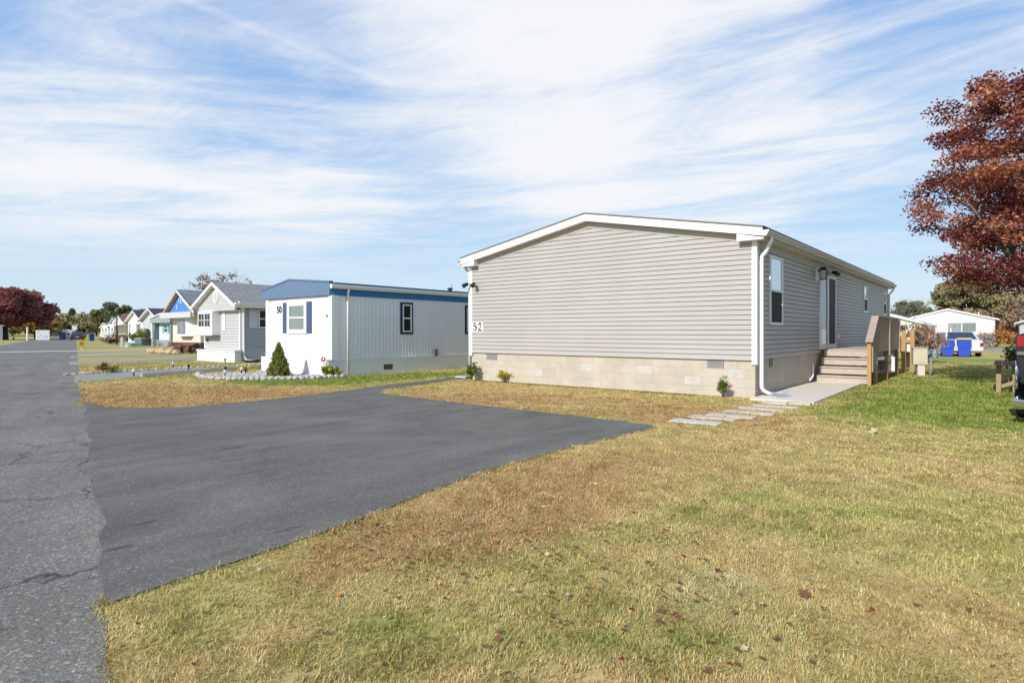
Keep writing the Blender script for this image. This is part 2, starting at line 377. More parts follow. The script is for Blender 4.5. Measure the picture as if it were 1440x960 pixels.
def turf(x, y):
    n1 = fbm(x, y, 1.5, 3); n2 = fbm(x, y, .45, 11); n3 = fbm(x, y, 5., 23)
    far = sst(np.hypot(x, y), 18, 40)
    n4 = fbm(x, y, .16, 71, 3)
    g = sst(n1*.5 + n2*.5 + n4*.45 + n3*.4 + field(GREEN, x, y) - .6*np.minimum(field(BROWN, x, y), 1) + far*.5, .10, 1.2)
    b = sst(fbm(x, y, 1.1, 31)*.6 + n2*.4 + n4*.3 + field(BROWN, x, y) - .5*field(GREEN, x, y) - far*.2, .15, 1.1)
    s = sst(fbm(x, y, .8, 47)*.6 + n2*.3 + field(STRAW, x, y), .45, .95)
    o = sst(fbm(x, y, 2.2, 53)*.7 + n2*.4 + .22, -.2, .6)
    c = C_TAN*(1-o*.7)[..., None] + C_OLIVE*(o*.7)[..., None]
    for k, w in ((C_STRAW, s*.7), (C_BROWN, b*.9), (C_GREEN, g*.92)): c = c*(1-w)[..., None] + k*w[..., None]
    return np.clip(c * KG, 0, 1), g, b

def roadp(p): return loc2w(p, (0, 0), AR)
# paved shapes (world XY), used for the sheets and to keep the grass blades off them
DRIVE = [loc2w(p) for p in [(-12.28,-.51),(-11.7,-.46),(-11.2,-.43),(-10.6,-.36),(-9.7,-.17),(-8.55,-.02),(-7.2,.0),(-6.,-.08),(-5.1,-.14),(-4.9,-.02),(-4.8,.8),(-4.75,1.6),(-4.69,3.3),(-4.6,4.6),(-4.52,5.6),(-4.47,6.6),(-4.3,7.2),(-3.8,7.6),(-2.,8.05),(-.4,8.5),(.5,8.75),(.7,9.1),(.2,9.15),(-1.,8.95),(-2.4,8.72),(-3.6,8.48),(-5.,8.12),(-6.35,7.86),(-7.5,7.8),(-8.1,7.84),(-8.47,7.96),(-8.75,8.15),(-9.0,8.45),(-9.2,8.8),(-9.33,9.1),(-9.32,9.58),(-9.25,10.2),(-9.30,10.5)]] + [roadp((t_, -.15 + .03*math.sin(t_*3.1) + .02*math.sin(t_*7.7))) for t_ in [14.2 - .35*k_ for k_ in range(29)]]
PATH50 = [loc2w(p, C50) for p in [(-6.05,3.1),(-5.49,3.75),(-3.86,4.53),(-1.14,5.5),(.89,5.85),(6,6.1),(6,8.1),(2.07,7.99),(-.76,8.1),(-3.39,7.72),(-4.95,7.15)]]
DRV48 = [loc2w(p, C50) for p in [(-3.1,14.5),(-2.4,14.75),(2.61,15.3),(9,15.6),(9,18.9),(4.43,18.8),(-1.6,17.4),(-2.3,17.6)]]
DRV46 = [loc2w(p, C50) for p in [(-.75,23.1),(-.4,23.3),(4.56,23.5),(14,23.6),(14,24.4),(6.4,24.4),(5.6,26.6),(.3,26.4),(.15,26.6)]]
PAD = [loc2w(p) for p in [(-.48,-.03),(-.48,-1.24),(2.5,-1.2),(5.3,-1.16),(5.3,-.03)]]
rng = random.Random(3)
edge = [(t, (-.33 if 3.9 < t < 14.2 else -.137) + rng.uniform(-.035, .035)) for t in [x * .35 for x in range(-40, 60)]] + [(t, -.137 + rng.uniform(-.06, .06)) for t in [22 + 4*x for x in range(0, 50)]]
ROAD = [roadp(p) for p in edge] + [roadp((222, 6.3)), roadp((-14, 6.3))]
DRIVES_LEFT = [[roadp(p) for p in [(78, 6.2), (77, 12), (76, 22), (80, 22), (82, 12), (82.5, 6.2)]], [roadp(p) for p in [(101, 6.2), (100, 14), (98, 26), (102, 26), (105, 14), (106, 6.2)]]]
CROSS = [roadp(p) for p in [(222, -60), (222, 60), (229, 60), (229, -60)]]
DRV44 = [[roadp(p) for p in [(a, -.1), (a + .6, -6), (a + 2.5, -13), (a + 6, -13), (a + 4.2, -6), (a + 4.4, -.1)]] for a in (49, 76, 101, 128)]
LOT = [(33.5, 47), (66, 38), (72, 44), (39, 55)]
PAVED = [DRIVE, PATH50, DRV48, DRV46, PAD, ROAD, LOT] + DRIVES_LEFT + DRV44
def inside(poly, x, y):
    r = np.zeros(x.shape, bool); n = len(poly)
    for i in range(n):
        x0, y0 = poly[i]; x1, y1 = poly[(i+1) % n]
        if y0 == y1: continue
        c = ((y0 > y) != (y1 > y)) & (x < (x1-x0)*(y-y0)/(y1-y0) + x0); r ^= c
    return r
FOOT = [[loc2w(p, c) for p in q] for c, q in ((C52, [(-.06,-.06),(-.06,8.4),(18.8,8.4),(18.8,-.06)]), (C50, [(-.2,-.02),(-.2,4.1),(17,4.1),(17,-.02)]), (C48, [(-.8,-.05),(-.8,4.3),(15,4.3),(15,-.05)]))]
# shallow soil strip along the foundation of the grey home
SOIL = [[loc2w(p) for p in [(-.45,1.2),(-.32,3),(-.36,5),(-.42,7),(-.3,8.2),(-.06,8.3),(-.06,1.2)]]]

# ------------------------------------------------------------------ ground: one sheet to the horizon, fine near the camera
def axis(lo, hi, f0, f1, st):
    v = list(np.arange(f0, f1, st)); s = st
    while v[-1] < hi: s *= 1.22; v.append(v[-1] + s)
    s = st
    while v[0] > lo: s *= 1.22; v.insert(0, v[0] - s)
    return np.array(v)
gx = axis(-1500, 1500, -15, 19, .13); gy = axis(-120, 2600, 1.2, 26, .13)
X, Y = np.meshgrid(gx, gy); nx_, ny_ = len(gx), len(gy)
col, _, _ = turf(X, Y)
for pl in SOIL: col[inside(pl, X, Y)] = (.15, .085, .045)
V = np.stack([X, Y, np.zeros_like(X)], -1).reshape(-1, 3)
i = (np.arange(ny_-1)[:, None]*nx_ + np.arange(nx_-1)[None]).reshape(-1)
F = np.stack([i, i+1, i+nx_+1, i+nx_], -1)
ground = arrmesh('ground', V, F, colmat('turf_ground', .95, fine=.34, fs=160, bump=.5), col=col.reshape(-1, 3) * .92)
tag(ground, kind='structure', label='lawn ground of dry tan and green turf')

# ------------------------------------------------------------------ asphalt
def asphalt(name, base, cracks, speck, big, frame, seams=(), rough=.85, bump=.5, stains=True, spots=()):
    m = bpy.data.materials.new(name); m.use_nodes = True; t = m.node_tree; n = t.nodes; l = t.links; p = n['Principled BSDF']
    p.inputs['Roughness'].default_value = rough; p.inputs['Specular IOR Level'].default_value = .25
    c = n.new('ShaderNodeTexCoord'); v = c.outputs['Object']
    def noise(s, d=5, r=.6, vec=v, dist=0):
        z = n.new('ShaderNodeTexNoise'); z.inputs['Scale'].default_value = s; z.inputs['Detail'].default_value = d; z.inputs['Roughness'].default_value = r; z.inputs['Distortion'].default_value = dist; l.new(vec, z.inputs['Vector']); return z
    def rmp(x, a, b, c_, d): r = n.new('ShaderNodeMapRange'); l.new(x, r.inputs[0]); r.inputs[1].default_value = a; r.inputs[2].default_value = b; r.inputs[3].default_value = c_; r.inputs[4].default_value = d; return r.outputs[0]
    def mul(a, b):
        z = n.new('ShaderNodeMath'); z.operation = 'MULTIPLY'; l.new(a, z.inputs[0])
        if isinstance(b, float): z.inputs[1].default_value = b
        else: l.new(b, z.inputs[1])
        return z.outputs[0]
    k = rmp(noise(.55, 6, .65, dist=.6).outputs['Fac'], .3, .7, 1-big, 1+big)
    mp = n.new('ShaderNodeMapping'); mp.inputs['Scale'].default_value = (.22, 1.5, 1); l.new(v, mp.inputs[0])
    k = mul(k, rmp(noise(1.4, 5, .6, mp.outputs[0]).outputs['Fac'], .3, .7, 1-big*.8, 1+big*.8))
    fine = noise(95, 3, .75); k = mul(k, rmp(fine.outputs['Fac'], .35, .72, 1-speck, 1+speck))
    vo = n.new('ShaderNodeTexVoronoi'); vo.inputs['Scale'].default_value = 75; l.new(v, vo.inputs['Vector'])
    sp = n.new('ShaderNodeSeparateColor'); l.new(vo.outputs['Color'], sp.inputs[0])
    k = mul(k, rmp(sp.outputs[0], .80, 1., 1., 1+speck*2.4)); k = mul(k, rmp(sp.outputs[1], .0, .3, 1-speck*.8, 1.))
    if cracks:
        wv = noise(1.1, 4, .6); mixv = n.new('ShaderNodeVectorMath'); mixv.operation = 'SCALE'; l.new(wv.outputs['Color'], mixv.inputs[0]); mixv.inputs['Scale'].default_value = .9
        ad = n.new('ShaderNodeVectorMath'); l.new(v, ad.inputs[0]); l.new(mixv.outputs[0], ad.inputs[1])
        for sc, wd, st in ((.55, .014, .68), (1.7, .02, .45)):
            vr = n.new('ShaderNodeTexVoronoi'); vr.feature = 'DISTANCE_TO_EDGE'; vr.inputs['Scale'].default_value = sc; l.new(ad.outputs[0], vr.inputs['Vector'])
            line = rmp(vr.outputs['Distance'], 0., wd, 1., 0.); gate = rmp(noise(.42 if sc < 1 else .9, 3).outputs['Fac'], .43, .54, 0., 1.)
            s = mul(mul(line, gate), st); z = n.new('ShaderNodeMath'); z.operation = 'SUBTRACT'; z.inputs[0].default_value = 1; l.new(s, z.inputs[1]); k = mul(k, z.outputs[0])
    if stains:
        mp2 = n.new('ShaderNodeMapping'); mp2.inputs['Scale'].default_value = (1., 3.2, 1); mp2.inputs['Rotation'].default_value = (0, 0, .5); l.new(v, mp2.inputs[0])
        k = mul(k, rmp(noise(.8, 4, .55, mp2.outputs[0], .4).outputs['Fac'], .66, .74, 1., .70))
    sx = n.new('ShaderNodeSeparateXYZ'); l.new(v, sx.inputs[0])
    for px_, py_, rad, st_, dk in spots:      # oil and wet marks: ragged blots of their own
        mp3 = n.new('ShaderNodeMapping'); mp3.inputs['Location'].default_value = (-px_*1., -py_*st_, 0); mp3.inputs['Scale'].default_value = (1, st_, 0); l.new(v, mp3.inputs[0])
        ln_ = n.new('ShaderNodeVectorMath'); ln_.operation = 'LENGTH'; l.new(mp3.outputs[0], ln_.inputs[0])
        sm_ = n.new('ShaderNodeMath'); sm_.operation = 'ADD'; l.new(ln_.outputs['Value'], sm_.inputs[0]); l.new(mul(noise(7, 5).outputs['Fac'], rad*1.6), sm_.inputs[1])
        k = mul(k, rmp(sm_.outputs[0], rad*1.35, rad*1.7, dk, 1.))
    for pos, wd, dk in seams:
        w = noise(.8, 5); q = n.new('ShaderNodeMath'); q.operation = 'ADD'; l.new(sx.outputs[0], q.inputs[0]); l.new(mul(w.outputs['Fac'], .5), q.inputs[1])
        z = n.new('ShaderNodeMath'); z.operation = 'SUBTRACT'; l.new(q.outputs[0], z.inputs[0]); z.inputs[1].default_value = pos + .25
        ab = n.new('ShaderNodeMath'); ab.operation = 'ABSOLUTE'; l.new(z.outputs[0], ab.inputs[0]); k = mul(k, rmp(ab.outputs[0], 0, wd, dk, 1.))
    x = n.new('ShaderNodeVectorMath'); x.operation = 'SCALE'; x.inputs[0].default_value = base; l.new(k, x.inputs['Scale']); l.new(x.outputs[0], p.inputs['Base Color'])
    b = n.new('ShaderNodeBump'); b.inputs['Strength'].default_value = bump; b.inputs['Distance'].default_value = .006; l.new(fine.outputs['Fac'], b.inputs['Height']); l.new(b.outputs[0], p.inputs['Normal'])
    return m
def sheet(name, poly, z, mat, o=(0, 0), a=0., thick=.02):
    pl = [w2loc(x, y, o, a) for x, y in poly]
    m = MB(); m.prism(pl, -thick, 0, 2); ob = m.build(name, mat); ob.location = (o[0], o[1], z); ob.rotation_euler = (0, 0, a); return tag(ob, kind='structure')
sheet('road', ROAD, .006, asphalt('old_asphalt', (.200, .188, .160), True, .42, .17, None, [(17.5, .10, .6), (25.7, .07, .5), (11.6, .35, .86), (9.0, .3, .88), (33, .08, .6)], bump=.9), a=AR)
sheet('side_street', CROSS, .011, asphalt('far_asphalt', (.16, .16, .16), False, .15, .1, None), a=AR)
DM = asphalt('driveway_asphalt', (.148, .139, .120), False, .30, .25, None, rough=.8, bump=.7, spots=[(*w2loc(-2.56, 3.98), .11, 2.2, .55), (*w2loc(-2.71, 4.5), .10, 3., .6), (*w2loc(-1.6, 4.35), .16, 3., .75), (*w2loc(-3.4, 7.4), .22, 4., .75), (*w2loc(-2.2, 7.6), .16, 4., .72), (*w2loc(-4.6, 9.4), .2, 3., .8)])
sheet('driveway', DRIVE, .012, DM, C52, A)
PM = asphalt('grey_drive', (.29, .28, .25), False, .25, .14, None)
sheet('driveway', PATH50, .013, PM, C50, A)
for p in [DRV48, DRV46] + DRIVES_LEFT + DRV44: sheet('driveway', p, .009, PM, C50, A)
sheet('parking_lot', LOT, .008, PM)
CONC = M('concrete', (.70, .63, .525), .85, .2, var=.10, vs=1.4, var2=.08, vs2=60, bump=.2, bs=90)
sheet('concrete_pad', PAD, .05, CONC, C52, A, .07)
m = MB(); m.box((55.5, -.15, -.01), (56.5, 6.25, .0)); ob = m.build('road_marking', M('road_paint', (.72, .72, .70), .7, .2, var=.15, vs=4)); ob.location = (0, 0, .013); ob.rotation_euler = (0, 0, AR); tag(ob, kind='structure')

# ================================================================== the grey home with number 52
W52, L52, ZS, ZE = 8.32, 18.76, .82, 3.42
SLOPE = .185; PEAK = ZE + SLOPE * W52 / 2
GREY = M('grey_vinyl', (.44, .42, .395), .5, .3, var=.05, vs=.8)
GREY_TRIM = M('grey_trim', (.46, .44, .42), .5, .3, var=.04)
SHINGLE = M('grey_shingle', (.17, .165, .16), .9, .15, var=.25, vs=9, var2=.2, vs2=70, bump=.5, bs=60)
def blockmat(name, cols, w=.406, h=.203, mortar=(.36,.33,.29)):
    m = bpy.data.materials.new(name); m.use_nodes = True; t = m.node_tree; n = t.nodes; l = t.links; p = n['Principled BSDF']; p.inputs['Roughness'].default_value = .9; p.inputs['Specular IOR Level'].default_value = .15
    u = n.new('ShaderNodeUVMap'); u.uv_map = 'UVMap'
    b = n.new('ShaderNodeTexBrick'); l.new(u.outputs[0], b.inputs['Vector']); b.inputs['Scale'].default_value = 1; b.inputs['Brick Width'].default_value = w; b.inputs['Row Height'].default_value = h
    b.inputs['Mortar Size'].default_value = .006; b.inputs['Mortar Smooth'].default_value = .3; b.inputs['Bias'].default_value = -.15; b.offset = .5
    b.inputs['Color1'].default_value = (*cols[0], 1); b.inputs['Color2'].default_value = (*cols[1], 1); b.inputs['Mortar'].default_value = (*mortar, 1)
    c = n.new('ShaderNodeTexCoord'); z = n.new('ShaderNodeTexNoise'); z.inputs['Scale'].default_value = 1.6; z.inputs['Detail'].default_value = 7; z.inputs['Roughness'].default_value = .65; l.new(c.outputs['Object'], z.inputs['Vector'])
    z2 = n.new('ShaderNodeTexNoise'); z2.inputs['Scale'].default_value = 130; z2.inputs['Detail'].default_value = 3; l.new(c.outputs['Object'], z2.inputs['Vector'])
    r = n.new('ShaderNodeMapRange'); l.new(z.outputs['Fac'], r.inputs[0]); r.inputs[1].default_value = .3; r.inputs[2].default_value = .7; r.inputs[3].default_value = .86; r.inputs[4].default_value = 1.1
    r2 = n.new('ShaderNodeMapRange'); l.new(z2.outputs['Fac'], r2.inputs[0]); r2.inputs[1].default_value = .3; r2.inputs[2].default_value = .7; r2.inputs[3].default_value = .9; r2.inputs[4].default_value = 1.1
    mu = n.new('ShaderNodeMath'); mu.operation = 'MULTIPLY'; l.new(r.outputs[0], mu.inputs[0]); l.new(r2.outputs[0], mu.inputs[1])
    x = n.new('ShaderNodeVectorMath'); x.operation = 'SCALE'; l.new(b.outputs['Color'], x.inputs[0]); l.new(mu.outputs[0], x.inputs['Scale']); l.new(x.outputs[0], p.inputs['Base Color'])
    bp = n.new('ShaderNodeBump'); bp.inputs['Strength'].default_value = .35; bp.inputs['Distance'].default_value = .006; bp.invert = True; l.new(b.outputs['Fac'], bp.inputs['Height']); l.new(bp.outputs[0], p.inputs['Normal'])
    return m
BLOCK = blockmat('concrete_block', ((.52, .462, .378), (.495, .442, .362)), mortar=(.42, .38, .33))
BLOCKP = M('pale_block', (.525, .495, .45), .9, .15, var=.12, vs=6, var2=.08, vs2=120)

h = thing('mobile_home', 'long grey vinyl-sided home numbered 52 on a beige block foundation', 'house', (*C52, 0), A)
# block foundation, set a little behind the siding; flush vent blocks stand just proud of it
fd = MB().box((.03, .03, -.05), (L52 - .03, W52 - .03, ZS + .02)).build('foundation', BLOCK, h)
def vent(tf, h0, h1):
    m = MB(tf); m.box((h0, ZS - .215, 0), (h1, ZS - .012, .006)); v = m.build('foundation_vent', M('grey_vent', (.36, .345, .33), .8, .2, var=.1), fd)
    g = MB(tf); z = ZS - .19
    while z < ZS - .04: g.box((h0 + .03, z, .006), (h1 - .03, z + .007, .0095)); z += .02
    g.box((h0, ZS - .215, .006), (h0 + .012, ZS - .012, .012)).box((h0 + .012, ZS - .026, .006), (h1, ZS - .012, .012)); g.build('vent_grille', M('vent_dark', (.13, .125, .12), .7, .2, var=0), v)
ftf = lambda a, b, c: (.03 - c, a, b); rtf = lambda a, b, c: (a, .03 - c, b)
vent(ftf, .70, 1.10); vent(ftf, 7.30, 7.72); vent(rtf, 1.02, 1.30)
for a, b in ((.30, .61), (1.22, .41), (4.06, .61), (5.68, .41), (2.44, .61)):
    MB(ftf).box((a + .004, b - .2, -.01), (a + .40, b - .004, .0025)).build('pale_block', BLOCKP, fd)
# walls
core = MB(); core.prism([(.028, ZS), (W52 - .028, ZS), (W52 - .028, ZE), (W52 / 2, PEAK - .006), (.028, ZE)], .028, L52 - .002, 0); core.build('wall_core', GREY_TRIM, h)
STEP = .1085
nr = (-SLOPE, 1, ZE + .0); rk1 = (-SLOPE, 1, ZE); rk2 = (SLOPE, 1, ZE + SLOPE * W52)
s = siding(MB(front), .05, W52 - .05, ZS, PEAK, STEP, .019, [rk1, rk2]); s.build('front_wall', GREY, h)
s = siding(MB(right), .05, L52 - .05, ZS, ZE, STEP, .019); s.build('side_wall', GREY, h)
s = siding(MB(left(W52)), .05, L52 - .05, ZS, ZE, STEP, .019); s.build('side_wall', GREY, h)
# corner boards
for (x, y, sx, sy) in ((0, 0, 1, 1), (0, W52, 1, -1), (L52, 0, -1, 1)):
    m = MB(); e = .022
    if x == 0:
        m.box((-e, y - e if sy > 0 else y - .085, ZS - .10), (0.0, y + .085 if sy > 0 else y + e, ZE - .02)); m.box((0.0, y - e if sy > 0 else y, ZS - .10), (.085, y if sy > 0 else y + e, ZE - .02))
    else: m.box((L52 - .085, -e, ZS - .1), (L52 + e, 0, ZE - .02))
    m.build('corner_board', WHITE, h)
MB().box((-.024, .09, ZS - .012), (-.0005, W52 - .09, ZS + .012)).build('starter_strip', GREY_TRIM, h)
# frieze boards under the rakes
m = MB(front)
for y0, y1, s_ in ((.09, W52/2, 1), (W52/2, W52 - .09, -1)):
    zz = lambda y: ZE + SLOPE * (y if s_ > 0 else W52 - y)
    m.prism([(y0, zz(y0) - .10), (y1, zz(y1) - .10), (y1, zz(y1) + .062), (y0, zz(y0) + .062)], .0, .026, 2)
m.build('frieze_board', GREY_TRIM, h)
# roof: thin shingle deck over a white boxed rake
OF, OS = .22, .20; zt = .21
def roofz(y): return ZE + .02 + SLOPE * (y if y < W52/2 else W52 - y)
m = MB()
pk = roofz(W52/2)
for s_ in (0, 1):
    q = [(-OS, roofz(-OS)), (W52/2, pk), (W52/2, pk + zt + .03), (-OS - .03, roofz(-OS) + zt + .025)]
    if s_: q = [(W52 - a, b) for a, b in q]
    m.prism([(a, b + (zt if j < 2 else 0)) for j, (a, b) in enumerate(q)], -OF - .03, L52 + .33, 0)
rf = m.build('roof', SHINGLE, h)
m = MB()
for s_ in (0, 1):
    q = [(-OS, roofz(-OS) + .03), (W52/2 - .0, pk + .035), (W52/2 - .0, pk + zt), (-OS, roofz(-OS) + zt)]
    if s_: q = [(W52 - a, b) for a, b in q]
    m.prism(q, -OF, -OF + .03, 0)
    m.prism([(a, b + .001 if j > 1 else b) for j, (a, b) in enumerate([(q[0][0], q[0][1] + zt - .08), (q[1][0], q[1][1] + zt - .085), (q[2][0], q[2][1] + .004), (q[3][0], q[3][1] + .004)])], -OF - .012, -OF, 0)
m.build('rake_board', TRIM, h)
for s_ in (0, 1):      # square return box at each lower end of the rake
    q = [(-OS, roofz(-OS) - .035), (.34, roofz(-OS) - .035), (.34, roofz(.34) + .02), (-OS, roofz(-OS) + .002)]
    if s_: q = [(W52 - a, b) for a, b in q]
    MB().prism(q, -OF + .0015, -.028, 0).build('rake_return', TRIM, h)
m = MB()
for s_ in (0, 1):
    q = [(.34, roofz(.34) + .04), (W52/2, pk + .04), (W52/2, pk + .06), (.34, roofz(.34) + .06)]
    if s_: q = [(W52 - a, b) for a, b in q]
    m.prism(q, -OF + .031, .0, 0)
m.build('rake_soffit', TRIM, h)
SOF = M('eave_metal', (.50, .48, .44), .5, .35, var=.08)
m = MB(); m.box((-OF + .032, -OS, ZE - .045), (L52 + .3, -.02, ZE - .03)); m.build('eave_soffit', SOF, h)
m = MB(); m.box((-OF + .032, -OS - .012, ZE - .05), (L52 + .3, -OS + .003, ZE + .14)); m.build('eave_fascia', SOF, h)
m = MB(); m.box((-.02, W52 + .02, ZE - .045), (L52 + .3, W52 + OS, ZE - .03)); m.box((-.25, W52 + OS, ZE - .05), (L52 + .3, W52 + OS + .012, ZE + .14)); m.build('eave_soffit', SOF, h)
MB().box((.0, -.028, ZE - .14), (L52, -.001, ZE - .046)).build('frieze_board', SOF, h)
# gutters: ogee trough along the eave
GZ = ZE + .13
prof = [(-OS - .013, GZ), (-OS - .013, GZ - .12), (-OS - .08, GZ - .12), (-OS - .105, GZ - .07), (-OS - .13, GZ - .03), (-OS - .13, GZ), (-OS - .118, GZ), (-OS - .118, GZ - .028), (-OS - .075, GZ - .105), (-OS - .02, GZ - .105), (-OS - .02, GZ)]
m = MB(); m.prism(prof, -OF - .02, L52 + .33, 0); g = m.build('gutter', M('gutter_metal', (.50,.49,.465), .45, .35, var=.05), h)
m = MB(); m.prism([(-OS - .013, GZ - .12), (-OS - .08, GZ - .12), (-OS - .105, GZ - .07), (-OS - .13, GZ - .03), (-OS - .13, GZ), (-OS - .013, GZ)], -OF - .023, -OF - .0205, 0); m.build('gutter_end', TRIM, g)
m = MB(); m.prism([(2*W52/2 - a, b) for a, b in prof], -OF - .02, L52 + .33, 0); m.build('gutter', TRIM, h)
# downspouts
def spout(pts, r=.042): 
    m = MB(); m.tube(pts, r, 10); return m.build('downspout', WHITE, h, smooth=True)
x0 = .13
spout([(x0, -OS - .07, GZ - .11), (x0, -OS - .07, GZ - .19), (x0, -OS - .03, GZ - .27), (x0, -.16, GZ - .42), (x0, -.085, GZ - .50), (x0, -.075, GZ - .60), (x0, -.075, .34), (x0, -.075, .24), (x0 + .02, -.10, .17), (x0 + .12, -.17, .11), (x0 + .26, -.27, .06)])
spout([(L52 - .1, -OS - .07, GZ - .11), (L52 - .1, -OS - .06, GZ - .2), (L52 - .1, -.15, GZ - .36), (L52 - .1, -.075, GZ - .44), (L52 - .1, -.07, .3)])
spout([(.05, W52 + OS + .07, GZ - .11), (.05, W52 + OS + .05, GZ - .2), (.05, W52 + .15, GZ - .32), (.05, W52 + .08, GZ - .42), (.05, W52 + .075, .1)])
# condensate pipe at the block wall
MB().tube([(4.75, -.02, .55), (4.75, -.05, .52), (4.75, -.05, .26), (4.70, -.05, .20), (4.35, -.06, .13)], .022, 8).build('drain_pipe', WHITE, h, smooth=True)
MB(rtf).box((4.62, .16, 0), (4.68, ZS - .02, .02)).build('access_panel', M('pale_panel', (.5,.48,.45), .7), h)
# windows and the sliding door on the long side
window(h, right, .89, 1.90, 1.58, 3.16, .06, .045, up=GLASSR)
window(h, right, 12.6, 13.42, 2.16, 3.17, .06, .045, up=GLASSR)
window(h, right, 17.35, 18.2, 2.18, 3.17, .06, .045, up=GLASSR)
m = MB(right); d0, d1, b0, b1 = 5.63, 7.66, .99, 3.09
m.box((d0, b0, 0), (d0+.06, b1, .06)).box((d1-.06, b0, 0), (d1, b1, .06)).box((d0+.06, b1-.06, 0), (d1-.06, b1, .06)).box((d0+.06, b0, 0), (d1-.06, b0+.07, .075)).box((6.55, b0+.07, .0), (6.72, b1-.06, .05)).box((d0+.06, b0+.07, 0), (d0+.14, b1-.06, .04))
sd_ = m.build('sliding_door', WHITE, h)
MB(right).box((d0+.14, b0+.07, 0), (6.55, b1-.06, .025)).build('door_glass', M('door_pane', (.05,.055,.065), .05, .55, var=0), sd_)
MB(right).box((6.72, b0+.07, 0), (d1-.06, b1-.06, .035)).build('screen_panel', SCREEN, sd_)
MB(right).box((d0 - .03, b0 - .06, 0), (d1 + .03, b0 - .002, .09)).build('door_threshold', TRIM, sd_)
# lantern on a white block, flood lights, outlet
lb = MB(right).box((5.20, 2.86, 0), (5.42, 3.22, .06)).build('light_block', WHITE, h)
m = MB(right); m.box((5.24, 3.12, .06), (5.38, 3.17, .10)).box((5.22, 3.15, .10), (5.40, 3.17, .29)); 
for a in (5.23, 5.375): 
    for c in (.12, .265): m.box((a, 2.90, c), (a + .015, 3.15, c + .015))
m.box((5.22, 2.885, .11), (5.40, 2.90, .29)); m.prism([(5.215, 3.17), (5.405, 3.17), (5.34, 3.24), (5.28, 3.24)], .12, .27, 2); ln = m.build('wall_lantern', BLACK, h)
MB(right).box((5.247, 2.901, .137), (5.373, 3.149, .263)).build('lantern_glass', M('lantern_glass', (.55, .55, .5), .1, .5, var=.2), ln)
def floods(tf, hh, zz, k=1.):
    m = MB(tf); m.box((hh - .055, zz - .055, .018), (hh + .055, zz + .055, .05)); fl = m.build('flood_light', WHITE, h)
    for s_ in (-1, 1):
        b = MB(tf); b.tube([(hh, zz, .05), (hh + s_*.05, zz + .01, .10), (hh + s_*.09*k, zz + .0, .13)], .014, 6); b.tube([(hh + s_*.09*k, zz + .03, .11), (hh + s_*.13*k, zz - .02, .20), (hh + s_*.15*k, zz - .05, .25)], [.045, .06, .07], 10); b.build('flood_lamp', BLACK, fl, smooth=True)
floods(right, 7.0, 3.2); floods(front, 8.20, 2.83, 1.3)
MB(right).box((7.98, 1.22, .014), (8.10, 1.36, .05)).build('outlet_cover', WHITE, h)
MB(right).box((8.25, 1.24, .014), (8.33, 1.34, .04)).build('outlet_cover', WHITE, h)
# number plate with serifed numerals
pl = MB(front).box((7.80, 1.435, .016), (8.235, 1.70, .024)).build('number_plate', WHITE, h)
def stroke(name, strokes, hc, zc, sc):
    m = MB(front)
    for w, pts in strokes:
        ws = [q_*1.55 for q_ in (w if isinstance(w, list) else [w]*len(pts))]; P = [Vector(p) for p in pts]; Lr = []
        for i, p in enumerate(P):
            d = (P[min(i+1, len(P)-1)] - P[max(i-1, 0)]).normalized(); nrm = Vector((-d.y, d.x)); Lr.append((p + nrm*ws[i]/2, p - nrm*ws[i]/2))
        for i in range(len(P)-1):
            q = [Lr[i][0], Lr[i+1][0], Lr[i+1][1], Lr[i][1]]
            m.prism([(hc - a.x*sc, zc + a.y*sc) for a in q], .024, .030, 2)
    return m.build(name, M('numeral_black', (.02, .02, .022), .5, .3, var=0), pl)
arc = lambda cx_, cy_, r0, r1, a0, a1, n=12: [(cx_ + r0*math.cos(R(a0+(a1-a0)*i/n)), cy_ + r1*math.sin(R(a0+(a1-a0)*i/n))) for i in range(n+1)]
five = [(.06, [(-.22, .5), (-.25, .06)]), (.12, [(-.23, .47), (.24, .47)]), ([.05, .08, .12, .15, .16, .16, .15, .12, .1, .08, .07, .07, .1], arc(-.02, -.16, .29, .30, 140, -150)), (.16, [(-.30, -.27), (-.20, -.27)])]
two = [([.13, .1, .09, .1, .13, .15, .16, .15, .13, .1, .08, .07, .06], arc(.0, .22, .25, .26, 190, -30) ), ([.10, .07, .06], [(.2, .1), (-.1, -.22), (-.29, -.46)]), (.12, [(-.3, -.44), (.3, -.44)]), (.06, [(.29, -.46), (.32, -.28)])]
stroke('numeral', five, 8.117, 1.567, .215); stroke('numeral', two, 7.92, 1.567, .215)

# ------------------------------------------------------------------ deck and steps
WOOD = M('weathered_deck_board', (.50, .415, .345), .75, .2, var=.14, vs=2.5, var2=.10, vs2=25, stretch=(1, 6, 6))
POST = M('new_pine_post', (.46, .28, .12), .7, .2, var=.16, vs=3, var2=.08, vs2=30, stretch=(6, 6, 1))
RAILW = M('weathered_rail_board', (.38, .275, .20), .8, .15, var=.38, vs=3, var2=.15, vs2=40, stretch=(6, 6, .35))
CAPW = M('weathered_cap_board', (.40, .32, .27), .8, .15, var=.12, vs=4, var2=.1, vs2=35)
dk = thing('wooden_deck', 'weathered wooden deck with four steps and a boarded rail beside the grey home', 'deck', (*C52, 0), A)
ZD = .93; OD = 1.36
m = MB()
for k in range(9): m.box((5.95, -.06 - .147*(k+1) + .004, ZD - .04), (10.15, -.06 - .147*k, ZD))
m.build('deck_boards', WOOD, dk)
